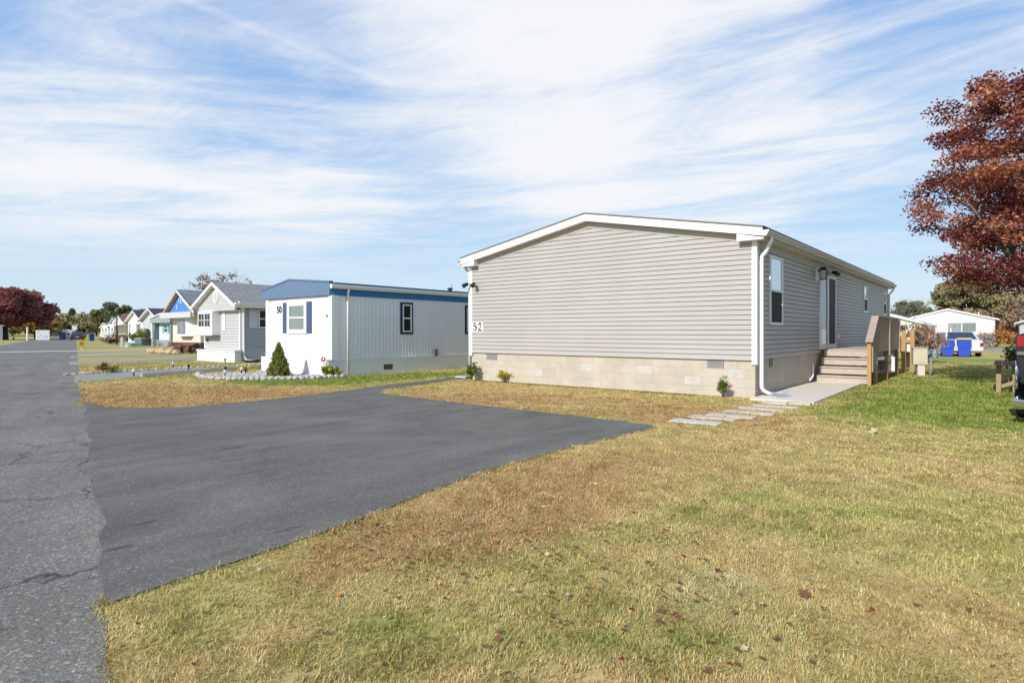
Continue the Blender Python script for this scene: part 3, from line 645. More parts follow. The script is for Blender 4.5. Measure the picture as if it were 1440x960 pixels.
for k in range(4):
    z = ZD*(k+1)/4; x = 4.95 + .29*k
    st = MB(); 
    if k < 3: st.box((x - .03, -OD + .02, z - .038), (x + .29, -.10, z))
    st.box((x, -OD + .03, z - .215 + .02), (x + .025, -.10, z - .039 if k < 3 else z - .041)); st.build('step', WOOD, dk, bevel=.006)
MB().box((5.92, -OD + .02, ZD - .038), (5.947, -.07, ZD)).build('nosing_board', WOOD, dk)
m = MB()
for y in (-.11, -OD + .04):
    m.prism([(4.98, .04), (5.9, .72), (5.9, .5), (5.2, .02)], y - .02, y + .018, 1)
m.build('stringer', RAILW, dk)
m = MB(); m.box((6.0, -OD + .03, ZD - .24), (10.15, -OD + .07, ZD - .042)).box((10.11, -OD + .07, ZD - .24), (10.15, -.1, ZD - .042)); m.build('rim_joist', M('aged_grey_lumber', (.27, .26, .25), .8, .15, var=.15), dk)
for x, zt_, k in ((4.82, 1.19, 1.), (5.80, 1.82, .9), (7.74, 1.82, 1.), (9.98, 1.82, 1.)):
    MB().box((x, -OD - .065, -.05), (x + .09, -OD + .025, zt_)).build('rail_post', POST, dk, bevel=.004)
    if x > 5: MB().box((x - .003, -OD - .068, .52), (x + .093, -OD + .024, .70)).build('post_wrap', WHITE, dk) if k == .9 else None
for x in (7.74,): MB().box((x - .002, -OD - .068, .60), (x + .092, -OD + .024, .72)).build('post_splice', M('pale_splice', (.5,.42,.36), .7), dk)
m = MB(); x = 5.74
while x < 9.95: m.box((x, -OD - .095, ZD - .06), (x + .137, -OD - .067, 1.80 + random.uniform(-.003, .003))); x += .153
m.build('rail_boards', RAILW, dk)
for x in (7.74, 9.98): MB().box((x, -OD - .125, ZD - .2), (x + .09, -OD - .0955, 1.80)).build('rail_batten', CAPW, dk)
m = MB(); x = 4.93
while x < 5.70: t = (x - 4.82)/.98; m.box((x, -OD - .095, .32 + .5*t), (x + .135, -OD - .067, 1.10 + .62*t)); x += .142
m.build('rail_boards', RAILW, dk)
MB().box((5.70, -OD - .12, 1.822), (10.12, -OD + .055, 1.86)).build('rail_cap', CAPW, dk, bevel=.005)
m = MB(); m.prism([(4.74, 1.15), (5.72, 1.822), (5.72, 1.868), (4.74, 1.195)], -OD - .12, -OD + .055, 1); m.build('rail_cap', CAPW, dk, bevel=.005)
m = MB(); m.box((6, -1.2, .38), (10.1, -1.16, .42)); m.build('brace', M('dark_brace', (.10,.09,.08), .8), dk)  # brace coloured dark to stand for the shade under the deck

# things behind the deck end
u = thing('utility_posts', 'two orange pine posts carrying a white utility box behind the deck', 'posts', (*loc2w((11.95, -1.5)), 0), A)
for y, zt_ in ((-.12, 1.52), (.14, 1.48)): MB().box((-.05, y - .07, -.1), (.06, y + .06, zt_)).build('post', POST, u, bevel=.004)
MB().box((.062, -.17, .72), (.17, .05, 1.22)).build('meter_box', WHITE, u, bevel=.01)
MB().tube([(.1, -.06, .72), (.1, -.06, .3), (.08, -.06, -.05)], .025, 8).build('conduit', M('grey_conduit', (.3,.3,.31), .5), u)
MB().box((-.03, -.1, 1.05), (.02, .11, 1.18)).build('cross_board', POST, u)
pv = thing('white_post', 'tall white vinyl post standing between the deck and pine posts', 'post', (*loc2w((11.75, -1.13)), 0), A)
MB().box((-.06, -.10, -.05), (.06, .10, .55)).build('post_base', WHITE, pv); MB().box((-.06, -.16, .72), (.06, .12, 1.52)).build('panel', WHITE, pv, bevel=.008); MB().box((-.05, -.05, .55), (.05, .05, .72)).build('bracket', BLACK, pv)
ac = thing('air_conditioner', 'grey outdoor air conditioner unit half hidden behind the deck posts', 'air conditioner', (*loc2w((11.3, -.6)), 0), A)
MB().box((-.4, -.4, .1), (.4, .4, .88)).build('casing', M('grey_casing', (.32,.33,.35), .5), ac, bevel=.02)
g = MB(); 
for k in range(14): g.box((-.405, -.35, .18 + k*.045), (-.4, .35, .195 + k*.045)); g.box((-.35, -.405, .18 + k*.045), (.35, -.4, .195 + k*.045))
g.build('grille', M('dark_grille', (.1,.1,.11), .5), ac); MB().box((-.45, -.45, 0), (.45, .45, .1)).build('base', CONC, ac)

# meter pedestal on the lawn
mp_ = thing('meter_pedestal', 'cream electric meter pedestal on a white post in the side lawn', 'meter pedestal', (13.33, 19.86, 0), R(-22))
CREAM = M('cream_metal', (.58, .53, .40), .55, .3, var=.1)
MB().box((-.11, -.10, -.1), (.09, .10, .37)).build('post', M('cream_post', (.62,.59,.52), .7), mp_)
MB().box((-.24, -.14, .36), (.16, .13, .90)).build('cabinet', CREAM, mp_, bevel=.012); MB().box((-.26, -.17, .9), (.18, .15, .925)).build('cabinet_roof', CREAM, mp_)
MB().box((-.2, -.145, .42), (.12, -.14, .84)).build('cabinet_door', CREAM, mp_, bevel=.004)
mm = MB(lambda a, b, c: (a, b, c)); mm.tube([(.16, 0, .74), (.24, 0, .74)], .11, 14); mm.tube([(.24, 0, .74), (.30, 0, .74)], .085, 14)
me_ = mm.build('meter', M('sea_green_meter', (.16,.27,.25), .4), mp_, smooth=False); MB().box((.30, -.05, .70), (.305, .05, .78)).build('meter_face', BLACK, me_)
MB().box((.22, .02, .58), (.50, .22, .86)).build('side_box', M('grey_box', (.42,.45,.44), .5), mp_, bevel=.01)
MB().tube([(.27, -.02, .63), (.27, -.02, .3), (.25, -.02, -.05)], .03, 8).build('conduit', M('grey_conduit', (.3,.3,.31), .5), mp_)

# stepping stones across the turf
STONE = [(2.88, 9.57, 0), (3.31, 10.03, 1), (3.70, 10.27, 2), (4.15, 10.67, 3), (4.60, 11.18, 4), (5.02, 11.58, 5)]
NM = ['nearest stepping stone at the driveway end of the row, palest', 'second stepping stone from the driveway', 'third stepping stone from the driveway', 'fourth stepping stone from the driveway', 'third stepping stone counted back from the concrete pad', 'second stepping stone counted back from the concrete pad']
SM = [M('pale_stone', (.55,.52,.47), .9, .15, var=.1), M('buff_stone', (.52,.46,.375), .9, .15, var=.25, vs=5, var2=.08, vs2=80)]
for x, y, k in STONE:
    m = MB(); n = 14; w, d = .40 + random.uniform(-.02, .02), .15
    pts = [(-w, -d), (-w*.4, -d - .012), (w*.3, -d + .01), (w, -d), (w + .012, .0), (w, d), (w*.2, d + .01), (-w*.5, d - .008), (-w, d)]
    m.prism([(a + random.uniform(-.008, .008), b + random.uniform(-.008, .008)) for a, b in pts], -.05, .010, 2)
    o = m.build('stepping_stone', SM[0] if k == 0 else SM[1], bevel=.008); o.location = (x, y, .012); o.rotation_euler = (R(random.uniform(-1, 1)), 0, A - R(90) + R(random.uniform(-5, 5)))
    tag(o, NM[k], 'stepping stone', 'stepping stones from the driveway to the concrete pad')
for (x, y), lb_ in (((5.22, 12.06), 'small paver against the pad, nearer the corner of the grey home'), ((5.62, 11.93), 'small paver against the pad, on the lawn side')):
    m = MB(); m.box((-.22, -.11, -.04), (.22, .11, .03)); o = m.build('stepping_stone', SM[1], bevel=.008); o.location = (x, y, .012); o.rotation_euler = (0, 0, A - R(90) + R(3)); tag(o, lb_, 'stepping stone', 'stepping stones from the driveway to the concrete pad')
def splash(x, y, rz, lb_, mat, k=1.):
    m = MB(); w, d, hh = .19*k, .42*k, .055
    m.prism([(-w, 0), (w, 0), (w, hh), (w - .03, hh), (w - .05, .025), (-w + .05, .025), (-w + .03, hh), (-w, hh)], -d, d, 1); m.box((-w + .04, d - .03, .02), (w - .04, d, hh))
    o = m.build('splash_block', mat, bevel=.006); o.location = (x, y, .03); o.rotation_euler = (0, 0, rz); return tag(o, lb_, 'splash block', 'splash blocks under the downspouts')
SPL = M('blue_grey_plastic', (.40, .42, .47), .6, .3, var=.15)
x, y = loc2w((.42, -.36)); splash(x, y, A - R(62), 'pale blue-grey splash block under the front corner downspout', SPL)
x, y = loc2w((.35, 8.75)); splash(x, y, A + R(100), 'grey splash block at the far left corner of the grey home', M('grey_plastic', (.5,.5,.52), .5))

# ================================================================== the white home numbered 50 with blue trim
W5, L5 = 3.92, 16.5
BLUE = M('slate_blue_metal', (.125, .19, .305), .45, .35, var=.06); BLUE2 = M('strong_blue_metal', (.03, .17, .40), .4, .4, var=.08); NAVY = M('navy_trim', (.012, .03, .07), .4, .4, var=.05)
RIBW = M('white_ribbed_metal', (.82, .82, .82), .32, .5, var=.05, vs=1.2)
ROOFB = M('blue_roof_metal', (.04, .15, .28), .4, .4, var=.1)
h5 = thing('mobile_home', 'white single-wide home numbered 50 with slate blue fascia and shutters', 'house', (*C50, 0), A)
SK = MB(); SK.box((-.16, -.03, -.05), (-.0, 4.05, .525)); SK.box((-.175, -.045, .525), (.0, 4.065, .545)); SK.box((-.166, -.035, .40), (-.16, 4.055, .412))
SK.box((0.0, -.03, -.05), (L5, 0.02, .50)); SK.box((0.0, 3.9, -.05), (L5, 4.0, .5)); SK.build('skirting', WHITE, h5)
MB(right).box((0.02, .50, .0), (L5, .548, .05)).build('skirt_rail', WHITE, h5)
def ribs(tf, h0, h1, z0, z1, pitch, dep, w, mat, nm, parent):
    pts = []; x = h0
    while x < h1 - 1e-6:
        pts += [(x, 0.002), (min(x + pitch - w - .03, h1), 0.002), (min(x + pitch - w, h1), dep), (min(x + pitch - .03, h1), dep)]; x += pitch
    pts += [(h1, .002)]
    vs = [(a, z0, d) for a, d in pts] + [(a, z1, d) for a, d in pts]; n = len(pts)
    return MB(tf).add(vs, [(i, i+1, n+i+1, n+i) for i in range(n-1)]).build(nm, mat, parent, norm=False)
m = MB(); m.box((.004, .004, .5), (L5, W5 - .004, 2.79)); m.build('wall_core', WHITE, h5)
ribs(front, .19, W5 - .15, .546, 2.60, .405, .006, .02, M('white_panel', (.80,.80,.80), .45, .35, var=.03), 'front_wall', h5)
ribs(right, .19, L5, .55, 2.59, .152, .022, .035, RIBW, 'side_wall', h5)
ribs(left(W5), .1, L5, .5, 2.78, .152, .022, .035, RIBW, 'side_wall', h5)
m = MB(); m.box((-.045, -.05, .546), (.06, .13, 2.6)).box((-.03, .13, .546), (.0, .185, 2.6)); m.build('corner_post', WHITE, h5)
m = MB(right); m.box((.0605, .546, 0.002), (.19, 2.59, .05)); m.build('corner_post', WHITE, h5)
m = MB(); m.box((-.045, W5 - .15, .546), (.06, W5 + .04, 2.6)); m.build('corner_post', WHITE, h5)
m = MB()
fz = [(-.02, 2.60), (4.10, 2.585), (4.10, 2.88), (2.30, 3.18), (-.02, 3.0)]
m.prism(fz, -.115, -.05, 0); m.build('front_fascia', BLUE, h5)
m = MB(); m.prism([(-.035, 3.0), (2.30, 3.182), (4.115, 2.88), (4.115, 2.925), (2.3, 3.228), (-.035, 3.045)], -.14, .01, 0); m.build('fascia_cap', BLUE, h5)
MB(right).box((-.05, 2.59, .002), (L5 + .1, 2.79, .03)).build('blue_band', BLUE2, h5)
ribs(right, -.04, L5, 2.595, 2.785, .10, .036, .03, BLUE2, 'blue_band', h5)
prof5 = [(-.032, 2.94), (-.032, 2.80), (-.10, 2.80), (-.155, 2.87), (-.155, 2.94), (-.14, 2.94), (-.14, 2.88), (-.095, 2.82), (-.045, 2.82), (-.045, 2.94)]
MB().prism(prof5, -.10, L5 + .1, 0).build('gutter', TRIM, h5)
MB().prism([(-.032, 2.80), (-.10, 2.80), (-.155, 2.87), (-.155, 2.94), (-.032, 2.94)], -.104, -.1005, 0).build('gutter_end', TRIM, h5)
m = MB(); m.prism([(-.14, 2.955), (1.95, 3.07), (4.10, 2.85), (4.10, 2.89), (1.95, 3.11), (-.14, 2.995)], .012, L5 + .12, 0); m.build('roof', ROOFB, h5)
MB().tube([(.55, -.09, 2.81), (.55, -.09, 2.74), (.55, -.065, 2.62), (.55, -.065, .06)], .04, 8).build('downspout', WHITE, h5, smooth=True)
f5 = window(h5, front, 1.39, 2.57, 1.365, 2.44, .14, .05, WHITE, M('pale_green_glass', (.20,.24,.21), .08, .8, var=.1), M('pale_green_glass', (.2,.24,.21), .08, .8))
for a, b in ((1.12, 1.375), (2.585, 2.86)):
    m = MB(front); m.box((a, 1.38, .006), (b, 2.435, .035)); z = 1.42
    while z < 2.38: m.box((a + .03, z, .035), (b - .03, z + .022, .043)); z += .045
    m.build('shutter', M('shutter_blue', (.075, .115, .215), .5, .3, var=.05), h5)
number(h5, 'house_numerals', '50', front, 3.12, 2.09, .33, .008, M('dark_grey_metal', (.06,.06,.065), .5))
MB(front).bar((.30, 1.98, .02), (.18, 1.90, .06), .03, .03).build('wall_bracket', M('dark_grey_metal', (.06,.06,.065), .5), h5)
for a, b in ((2.88, 3.30), (6.20, 6.62), (9.4, 9.9)): window(h5, right, a, b, 1.42, 2.40, .045, .06, WHITE, DARKGLASS, DARKGLASS, trim=NAVY, tw=.075)
m = MB(right); m.box((2.05, .13, .03), (2.43, .31, .045)); v = m.build('skirt_vent', M('bronze_vent', (.10,.085,.06), .6), h5)
m = MB(right); m.box((4.36, .53, .02), (4.56, .78, .10)); v = m.build('outlet_box', M('grey_outlet', (.2,.2,.21), .5), h5)
MB().lathe([(.07, 3.0), (.07, 3.14), (.13, 3.15), (.10, 3.20), (.02, 3.22)], (6.2, .9, 0)).build('roof_vent', BLACK, h5)
MB().tube([(6.4, 1.0, 3.0), (6.4, 1.0, 3.36)], .012, 6).build('antenna', BLACK, h5)
MB().bar((1.7, .5, 2.93), (1.95, .8, 2.99), .04, .03).build('roof_strap', M('dark_grey_metal', (.06,.06,.065), .5), h5)

# rock bed at the front of number 50, with its plants
ROCK = M('white_rock', (.44,.42,.39), .9, .15, var=.35, vs=11, bump=.6, bs=14)
bed = [loc2w(p, C50) for p in [(-2.35,4.0),(-2.75,3.2),(-2.95,2.2),(-2.8,1.2),(-2.2,.35),(-1.5,-.2),(-.7,-.45),(.05,-.6),(.1,-.1),(-.15,.0),(-.17,4.0)]]
gr = MB(); gr.prism(bed, -.02, .03, 2); go_ = gr.build('gravel_bed', M('pale_gravel', (.46,.44,.42), .95, .1, var=.3, vs=14, bump=1., bs=20)); tag(go_, kind='structure')
m = MB()
for k in range(260):
    while 1:
        x, y = random.uniform(-3, .1), random.uniform(-.6, 4); wx, wy = loc2w((x, y), C50)
        if inside(bed, np.array([wx]), np.array([wy]))[0]: break
    m.ico((wx, wy, .04), random.uniform(.03, .07), 1, .25, (1, 1, .6))
tag(m.build('gravel', ROCK), 'loose white gravel filling the bed before number 50', kind='stuff')
brd = []
for i in range(8):
    a, b = Vector(bed[i]), Vector(bed[i+1]); n = max(1, int((b - a).length / .16))
    for k in range(n): brd.append(a.lerp(b, (k + .5) / n))
bw = thing('rock_border', 'low curved border of pale stones round the bed of number 50', 'rock border', (*bed[4], 0))
for p in brd:
    MB().ico((p.x - bed[4][0], p.y - bed[4][1], .05), random.uniform(.065, .11), 2, .16, (1, 1, .8)).build('stone', ROCK, bw)

# ================================================================== foliage tools
def leafquads(P, size, rnd, up=0., asp=.6):
    n = len(P); a = RNG.normal(size=(n, 3)); a[:, 2] *= (1 - up*.7); a /= np.linalg.norm(a, axis=1)[:, None]
    b = RNG.normal(size=(n, 3)); b[:, 2] *= (1 - up); b -= a * (a*b).sum(1)[:, None]; b /= np.linalg.norm(b, axis=1)[:, None]
    s = size[:, None]; c = np.cross(a, b) * s * .18
    V = np.stack([P - a*s, P + b*s*asp + c, P + a*s, P - b*s*asp + c], 1).reshape(-1, 3)
    return V, np.arange(4*n).reshape(-1, 4), np.repeat(rnd, 4)
def crown(name, parent, clumps, per, size, mat, flat=.6, up=.3, shell=0., sj=.35, tint=.25):
    """clumps: (x,y,z,r); per: leaves for a clump of radius 1"""
    Ps = []; Rn = []
    for x, y, z, r in clumps:
        n = max(4, int(per * r * r)); d = RNG.normal(size=(n, 3)); d /= np.linalg.norm(d, axis=1)[:, None]
        q = d * (r * (shell + (1 - shell) * RNG.random((n, 1)) ** .5)); q[:, 2] *= flat
        q += RNG.normal(scale=r*.08, size=(n, 3))
        Ps.append(q + np.array((x, y, z))); Rn.append(np.clip(RNG.normal(.5 + RNG.uniform(-tint, tint), .22, n), 0, 1))
    P = np.concatenate(Ps); rn = np.concatenate(Rn); sz = size * (1 + RNG.uniform(-sj, sj, len(P)))
    V, F, at = leafquads(P, sz, rn, up)
    return arrmesh(name, V, F, mat, parent, attr=at)
BARK = M('bark', (.09, .07, .055), .9, .1, var=.3, vs=8, bump=.6, bs=25)
BARKG = M('grey_bark', (.17, .15, .13), .9, .1, var=.3, vs=8)
def limbs(mb, base, targets, r0, h0, n=5):
    for t in targets:
        b = Vector((base[0], base[1], base[2] + h0 * random.uniform(.8, 1.15))); t = Vector(t); mid = b.lerp(t, .5) + Vector((0, 0, (t - b).length * .10)) + Vector((random.uniform(-.1,.1), random.uniform(-.1,.1), 0)) * (t-b).length
        mb.tube([b, b.lerp(mid, .5) + Vector((0,0,.03)), mid, t], [r0, r0*.75, r0*.5, r0*.15], n)
def tree(name, label, loc, ht, c0, rad, ncl, crad, per, leaf, mat, tr=.15, group=None, flat=.6, bark=BARK, seed=1, shell=0., gaps=.0, fork=None, up=.3, bottom=-1., cat='tree', tint=.25):
    """ht: height of the trunk's fork; c0: crown centre above ground; rad: (rx,ry,rz) of the crown"""
    random.seed(seed); t = thing(name, label, cat, loc, random.uniform(0, 6), group)
    cl = []; tries = 0
    while len(cl) < ncl and tries < 5000:
        tries += 1; d = Vector((random.gauss(0,1), random.gauss(0,1), random.gauss(0,1))).normalized(); k = random.uniform(.35, 1) ** .6
        if d.z < bottom: continue
        lump = 1 + .22 * math.sin(3*math.atan2(d.y, d.x) + seed) + .12*math.sin(5*d.z + seed)
        p = (d.x*rad[0]*k*lump, d.y*rad[1]*k*lump, c0 + d.z*rad[2]*k)
        cl.append((*p, crad * random.uniform(.65, 1.3)))
    m = MB(); m.tube([(0,0,-.2), (0,0,.15), (.02*ht, 0, ht*.55), (.0, .03*ht, ht), (0, .02*ht, c0 + rad[2]*.3)], [tr*1.5, tr*1.05, tr*.85, tr*.7, tr*.15], 9)
    limbs(m, (0, .02*ht, 0), [c[:3] for c in random.sample(cl, min(len(cl), 16))], tr*.45, ht)
    m.build('trunk', bark, t, smooth=True)
    crown('crown', t, cl, per, leaf, mat, flat, up, shell, tint=tint)
    return t
def bare(name, label, loc, ht, spread, n, tr, mat, group=None, seed=1, cat='bare tree'):
    """leafless tree: forking twigs"""
    random.seed(seed); t = thing(name, label, cat, loc, 0, group); m = MB()
    def grow(p, d, L, r, k):
        q = p + d * L; m.tube([p, p.lerp(q, .5) + Vector((random.uniform(-.05,.05)*L, random.uniform(-.05,.05)*L, 0)), q], [r, r*.8, r*.6], 4, False)
        if k == 0: return
        for _ in range(random.choice((2, 3, 3))):
            e = (d + Vector((random.gauss(0,1)*spread, random.gauss(0,1)*spread, random.uniform(-.1,.35)))).normalized(); grow(q, e, L * random.uniform(.6, .85), r * .55, k - 1)
    tk = MB(); tk.tube([(0,0,-.2), (0,0,ht*.15), (.02,.02,ht*.28)], [tr*1.3, tr, tr*.85], 8); tk.build('trunk', mat, t, smooth=True)
    for i in range(n):
        a = 2*math.pi*i/n + random.uniform(-.4,.4); grow(Vector((0,0,ht*random.uniform(.16,.28))), Vector((math.cos(a)*spread, math.sin(a)*spread, 1)).normalized(), ht*.24, tr*.5, 4)
    m.build('branches', mat, t); return t
def bush(name, label, loc, rad, ncl, crad, per, leaf, mat, group=None, seed=1, cat='shrub', flat=.8, stems=6, smat=None, up=.1):
    random.seed(seed); t = thing(name, label, cat, loc, 0, group); cl = []
    for _ in range(ncl):
        d = Vector((random.gauss(0,1), random.gauss(0,1), random.uniform(-.6, 1))).normalized(); k = random.uniform(.2, 1)
        cl.append((d.x*rad[0]*k, d.y*rad[1]*k, max(crad*.5, rad[2]*.5 + d.z*rad[2]*.5*k), crad*random.uniform(.7, 1.2)))
    m = MB()
    for c in random.sample(cl, min(len(cl), stems)): m.tube([(random.uniform(-.05,.05)*rad[0], random.uniform(-.05,.05)*rad[1], -.03), (c[0]*.5, c[1]*.5, c[2]*.6), c[:3]], [.02*rad[2], .014*rad[2], .005*rad[2]], 5)
    m.build('stems', smat or BARK, t); crown('foliage', t, cl, per, leaf, mat, flat, up); return t
def cone(name, label, loc, ht, r, n, leaf, mat, group=None, seed=1, cat='evergreen'):
    """clipped conical evergreen: upright sprays over a cone"""
    t = thing(name, label, cat, loc, 0, group); rg = np.random.default_rng(seed)
    z = ht * (.03 + .97 * (1 - np.sqrt(rg.random(n)))); a = rg.random(n)*2*np.pi
    w = r * (1 - z/ht) ** .85 * np.minimum(1, .72 + z/ht*3) * (rg.random(n) ** .3) * (1 + rg.normal(scale=.07, size=n)) * (1 + .16*np.sin(a*5 + z*14/ht) + .10*np.sin(a*9 - z*26/ht)) + .008
    P = np.stack([w*np.cos(a), w*np.sin(a), z], 1); d = np.stack([np.cos(a)*.55, np.sin(a)*.55, np.ones(n)], 1) + rg.normal(scale=.3, size=(n, 3)); d /= np.linalg.norm(d, axis=1)[:, None]
    s = (leaf * (1 + rg.uniform(-.4, .4, n)))[:, None]; b = np.cross(d, rg.normal(size=(n, 3))); b /= np.linalg.norm(b, axis=1)[:, None]
    V = np.stack([P - d*s*.6, P + b*s*.33, P + d*s, P - b*s*.33], 1).reshape(-1, 3)
    MB().tube([(0,0,-.05), (0,0,ht*.8)], [r*.1, .01], 6).build('trunk', BARK, t)
    arrmesh('foliage', V, np.arange(4*n).reshape(-1, 4), mat, t, attr=np.repeat(np.clip(rg.normal(.5, .25, n), 0, 1), 4)); return t

EVER = leafmat('evergreen_leaf', [(.10,.13,.03), (.24,.27,.06), (.38,.38,.11)], .15)
GRN = leafmat('green_leaf', [(.06,.10,.015), (.16,.22,.035), (.28,.32,.07)], .35)
YEL = leafmat('yellow_leaf', [(.30,.22,.01), (.55,.42,.02), (.70,.58,.05)], .3)
YGR = leafmat('yellow_green_leaf', [(.10,.13,.015), (.30,.32,.04), (.55,.52,.10)], .35)
cone('conical_evergreen', 'clipped cone-shaped evergreen on the rock bed before number 50', (-7.36, 19.23), 1.10, .33, 5200, .055, EVER, seed=4)
bush('mum_plant', 'bright yellow flowering mum at the far left of the rock bed', (*loc2w((-.95, 3.6), C50), 0), (.32, .24, .30), 14, .10, 2600, .028, YEL, cat='flower', seed=5)
bush('hosta', 'yellow-green leafy hosta at the right corner of number 50', (*loc2w((-.18, -.28), C50), 0), (.36, .30, .42), 26, .11, 1300, .065, YGR, cat='plant', seed=6, up=.0)
fl = thing('red_flower_stake', 'small red pinwheel flower on a thin stake by the hosta', 'garden stake', (*loc2w((-.32, .02), C50), 0))
MB().tube([(0,0,-.05), (.01,0,.52)], .008, 6).build('stake', M('green_stake', (.05,.1,.04), .6), fl)
m = MB()
for k in range(6): a = k*math.pi/3; m.ico((.055*math.cos(a), .02, .56 + .055*math.sin(a)), .035, 1, .1, (1,.4,1))
m.build('petals', M('red_petal', (.45,.04,.06), .5), fl)
gn = thing('garden_statue', 'small brown stone figure left of the conical evergreen', 'statue', (*loc2w((-.42, 2.75), C50), 0), A)
MB().lathe([(.10, 0), (.12, .06), (.095, .16), (.085, .24), (.05, .28)], n=12).build('body', M('brown_stone', (.25,.19,.14), .9, var=.3, vs=14), gn, smooth=True); MB().ico((0,0,.33), .062, 2, .05, (1,1,1.1)).build('head', M('brown_stone', (.25,.19,.14), .9), gn, smooth=True)
DRY = leafmat('dry_brown_leaf', [(.10,.05,.02), (.2,.1,.04), (.28,.16,.06)], .2)
bush('dry_perennial', 'withered brown perennial at the foot of the conical evergreen', (-7.05, 19.1), (.16, .12, .24), 10, .07, 1500, .03, DRY, cat='plant', seed=7)
# low plants at the grey home
bush('arborvitae', 'small green arborvitae by the right corner of the grey home', (4.55, 13.16), (.11, .11, .50), 34, .075, 5200, .02, GRN, cat='shrub', seed=8)
bush('green_shrub', 'young green shrub at the left corner of the grey home', (-1.17, 17.86), (.14, .14, .56), 24, .11, 2200, .035, GRN, cat='shrub', seed=9)
bush('yellow_mum', 'little yellow mum beside a dry stem at the block wall', (-.22, 17.36), (.22, .18, .42), 18, .09, 2400, .03, YEL, cat='flower', seed=10)
st = thing('dead_sapling', 'bare brown stem sticking up beside the yellow mum', 'stem', (.05, 17.28, 0)); MB().tube([(0,0,-.03), (.02,.01,.3), (.01,0,.55)], [.014,.01,.006], 5).build('stem', BARK, st)

# solar path lights
def solar(label, p, hgt=.23, white=True):
    t = thing('path_light', label, 'path light', (*p, 0), 0, 'solar path lights')
    MB().tube([(0,0,-.05), (0,0,hgt*.62)], .02, 8).build('stake', BLACK, t)
    MB().lathe([(.025, hgt*.6), (.042, hgt*.64), (.045, hgt*.84), (.04, hgt*.85)], n=10).build('lens', M('pale_lens', (.62,.62,.58), .3, var=.1) if white else BLACK, t)
    MB().lathe([(.055, hgt*.851), (.045, hgt*.95), (.02, hgt)], n=10).build('cap', M('pale_lens', (.62,.62,.58), .3) if white else BLACK, t); return t
for p, l_, w in (((-12.13, 19.54), 'white-capped solar light at the near edge of the drive of number 50, nearest the street', True), ((-13.45, 24.2), 'solar light on the turf at the far edge of that drive', True), ((-11.9, 22.42), 'low dark solar light halfway along the near edge of the drive', False),
                 ((-12.9, 27.4), 'dark solar light before the white skirting of the light grey home', False), ((-9.97, 21.2), 'dark solar light low on the drive edging near number 50', False),
                 ((-9.15, 20.6), 'solar light with white cap inside the rock bed', True), ((-8.75, 20.0), 'small dark solar light in the front of the rock bed', False), ((-9.0, 19.1), 'white-capped solar light lying at the left tip of the rock bed', True), ((-5.1, 21.0), 'black solar light at the white side skirting, nearer the front corner', False), ((-3.2, 23.4), 'black solar light at the white side skirting, farther back', False)): solar(l_, p, white=w)
ed = thing('drive_edging', 'long low pale board edging the near side of the drive of number 50', 'edging', (*loc2w((-3.86, 4.5), C50), 0), A)
pts = [(-3.9,4.48),(-1.14,5.45),(.89,5.8),(5,6.05)]
m = MB()
for a, b in zip(pts, pts[1:]): m.bar((a[0]+3.86, a[1]-4.5, .06), (b[0]+3.86, b[1]-4.5, .06), .05, .13)
m.build('board', M('pale_edging', (.5,.48,.45), .7, var=.15), ed)
m = MB(); rs = random.Random(2)
pts = [(-5.2,7.3),(-3.39,7.95),(-.76,8.35),(2.07,8.25),(4,8.3)]
for a, b in zip(pts, pts[1:]):
    for k in range(46):
        q = Vector(a).lerp(Vector(b), rs.random()); x, y = loc2w((q.x, q.y + rs.uniform(-.16,.16)), C50); m.ico((x, y, .03), rs.uniform(.03, .075), 1, .25, (1,1,.7))
tag(m.build('gravel', ROCK), 'white gravel strip along the far edge of the drive of number 50', kind='stuff')

# ================================================================== the other homes
def slab_roof(parent, W, L, ze, rise, of, os_, mat, rake, th=.10, rk=.16, back=.3, rmat2=None):
    sl = rise / (W/2); z = lambda y: ze + sl * (y if y < W/2 else W - y)
    m = MB(); r = MB()
    for s_ in (0, 1):
        q = [(-os_, z(-os_)), (W/2, z(W/2)), (W/2, z(W/2) + th), (-os_, z(-os_) + th)]
        k = [(-os_, z(-os_) - rk + th), (W/2, z(W/2) - rk + th), (W/2, z(W/2) + th - .02), (-os_, z(-os_) + th - .02)]
        if s_: q = [(W - a, b) for a, b in q]; k = [(W - a, b) for a, b in k]
        m.prism(q, -of, L + back, 0); r.prism(k, -of - .03, -of - .001, 0); r.prism(k, L + back + .001, L + back + .03, 0)
        y = -os_ - .03 if not s_ else W + os_
        r.box((-of, y, z(-os_) - .06), (L + back, y + .03, z(-os_) + th - .01))
    ro = m.build('roof', mat, parent); r.build('rake_board', rake, parent)
    s = MB()
    for s_ in (0, 1):
        q = [(-os_, z(-os_) - .025), (W/2, z(W/2) - .025), (W/2, z(W/2) - .002), (-os_, z(-os_) - .002)]
        if s_: q = [(W - a, b) for a, b in q]
        s.prism(q, -of, 0, 0)
    s.build('rake_soffit', rake, parent); return ro
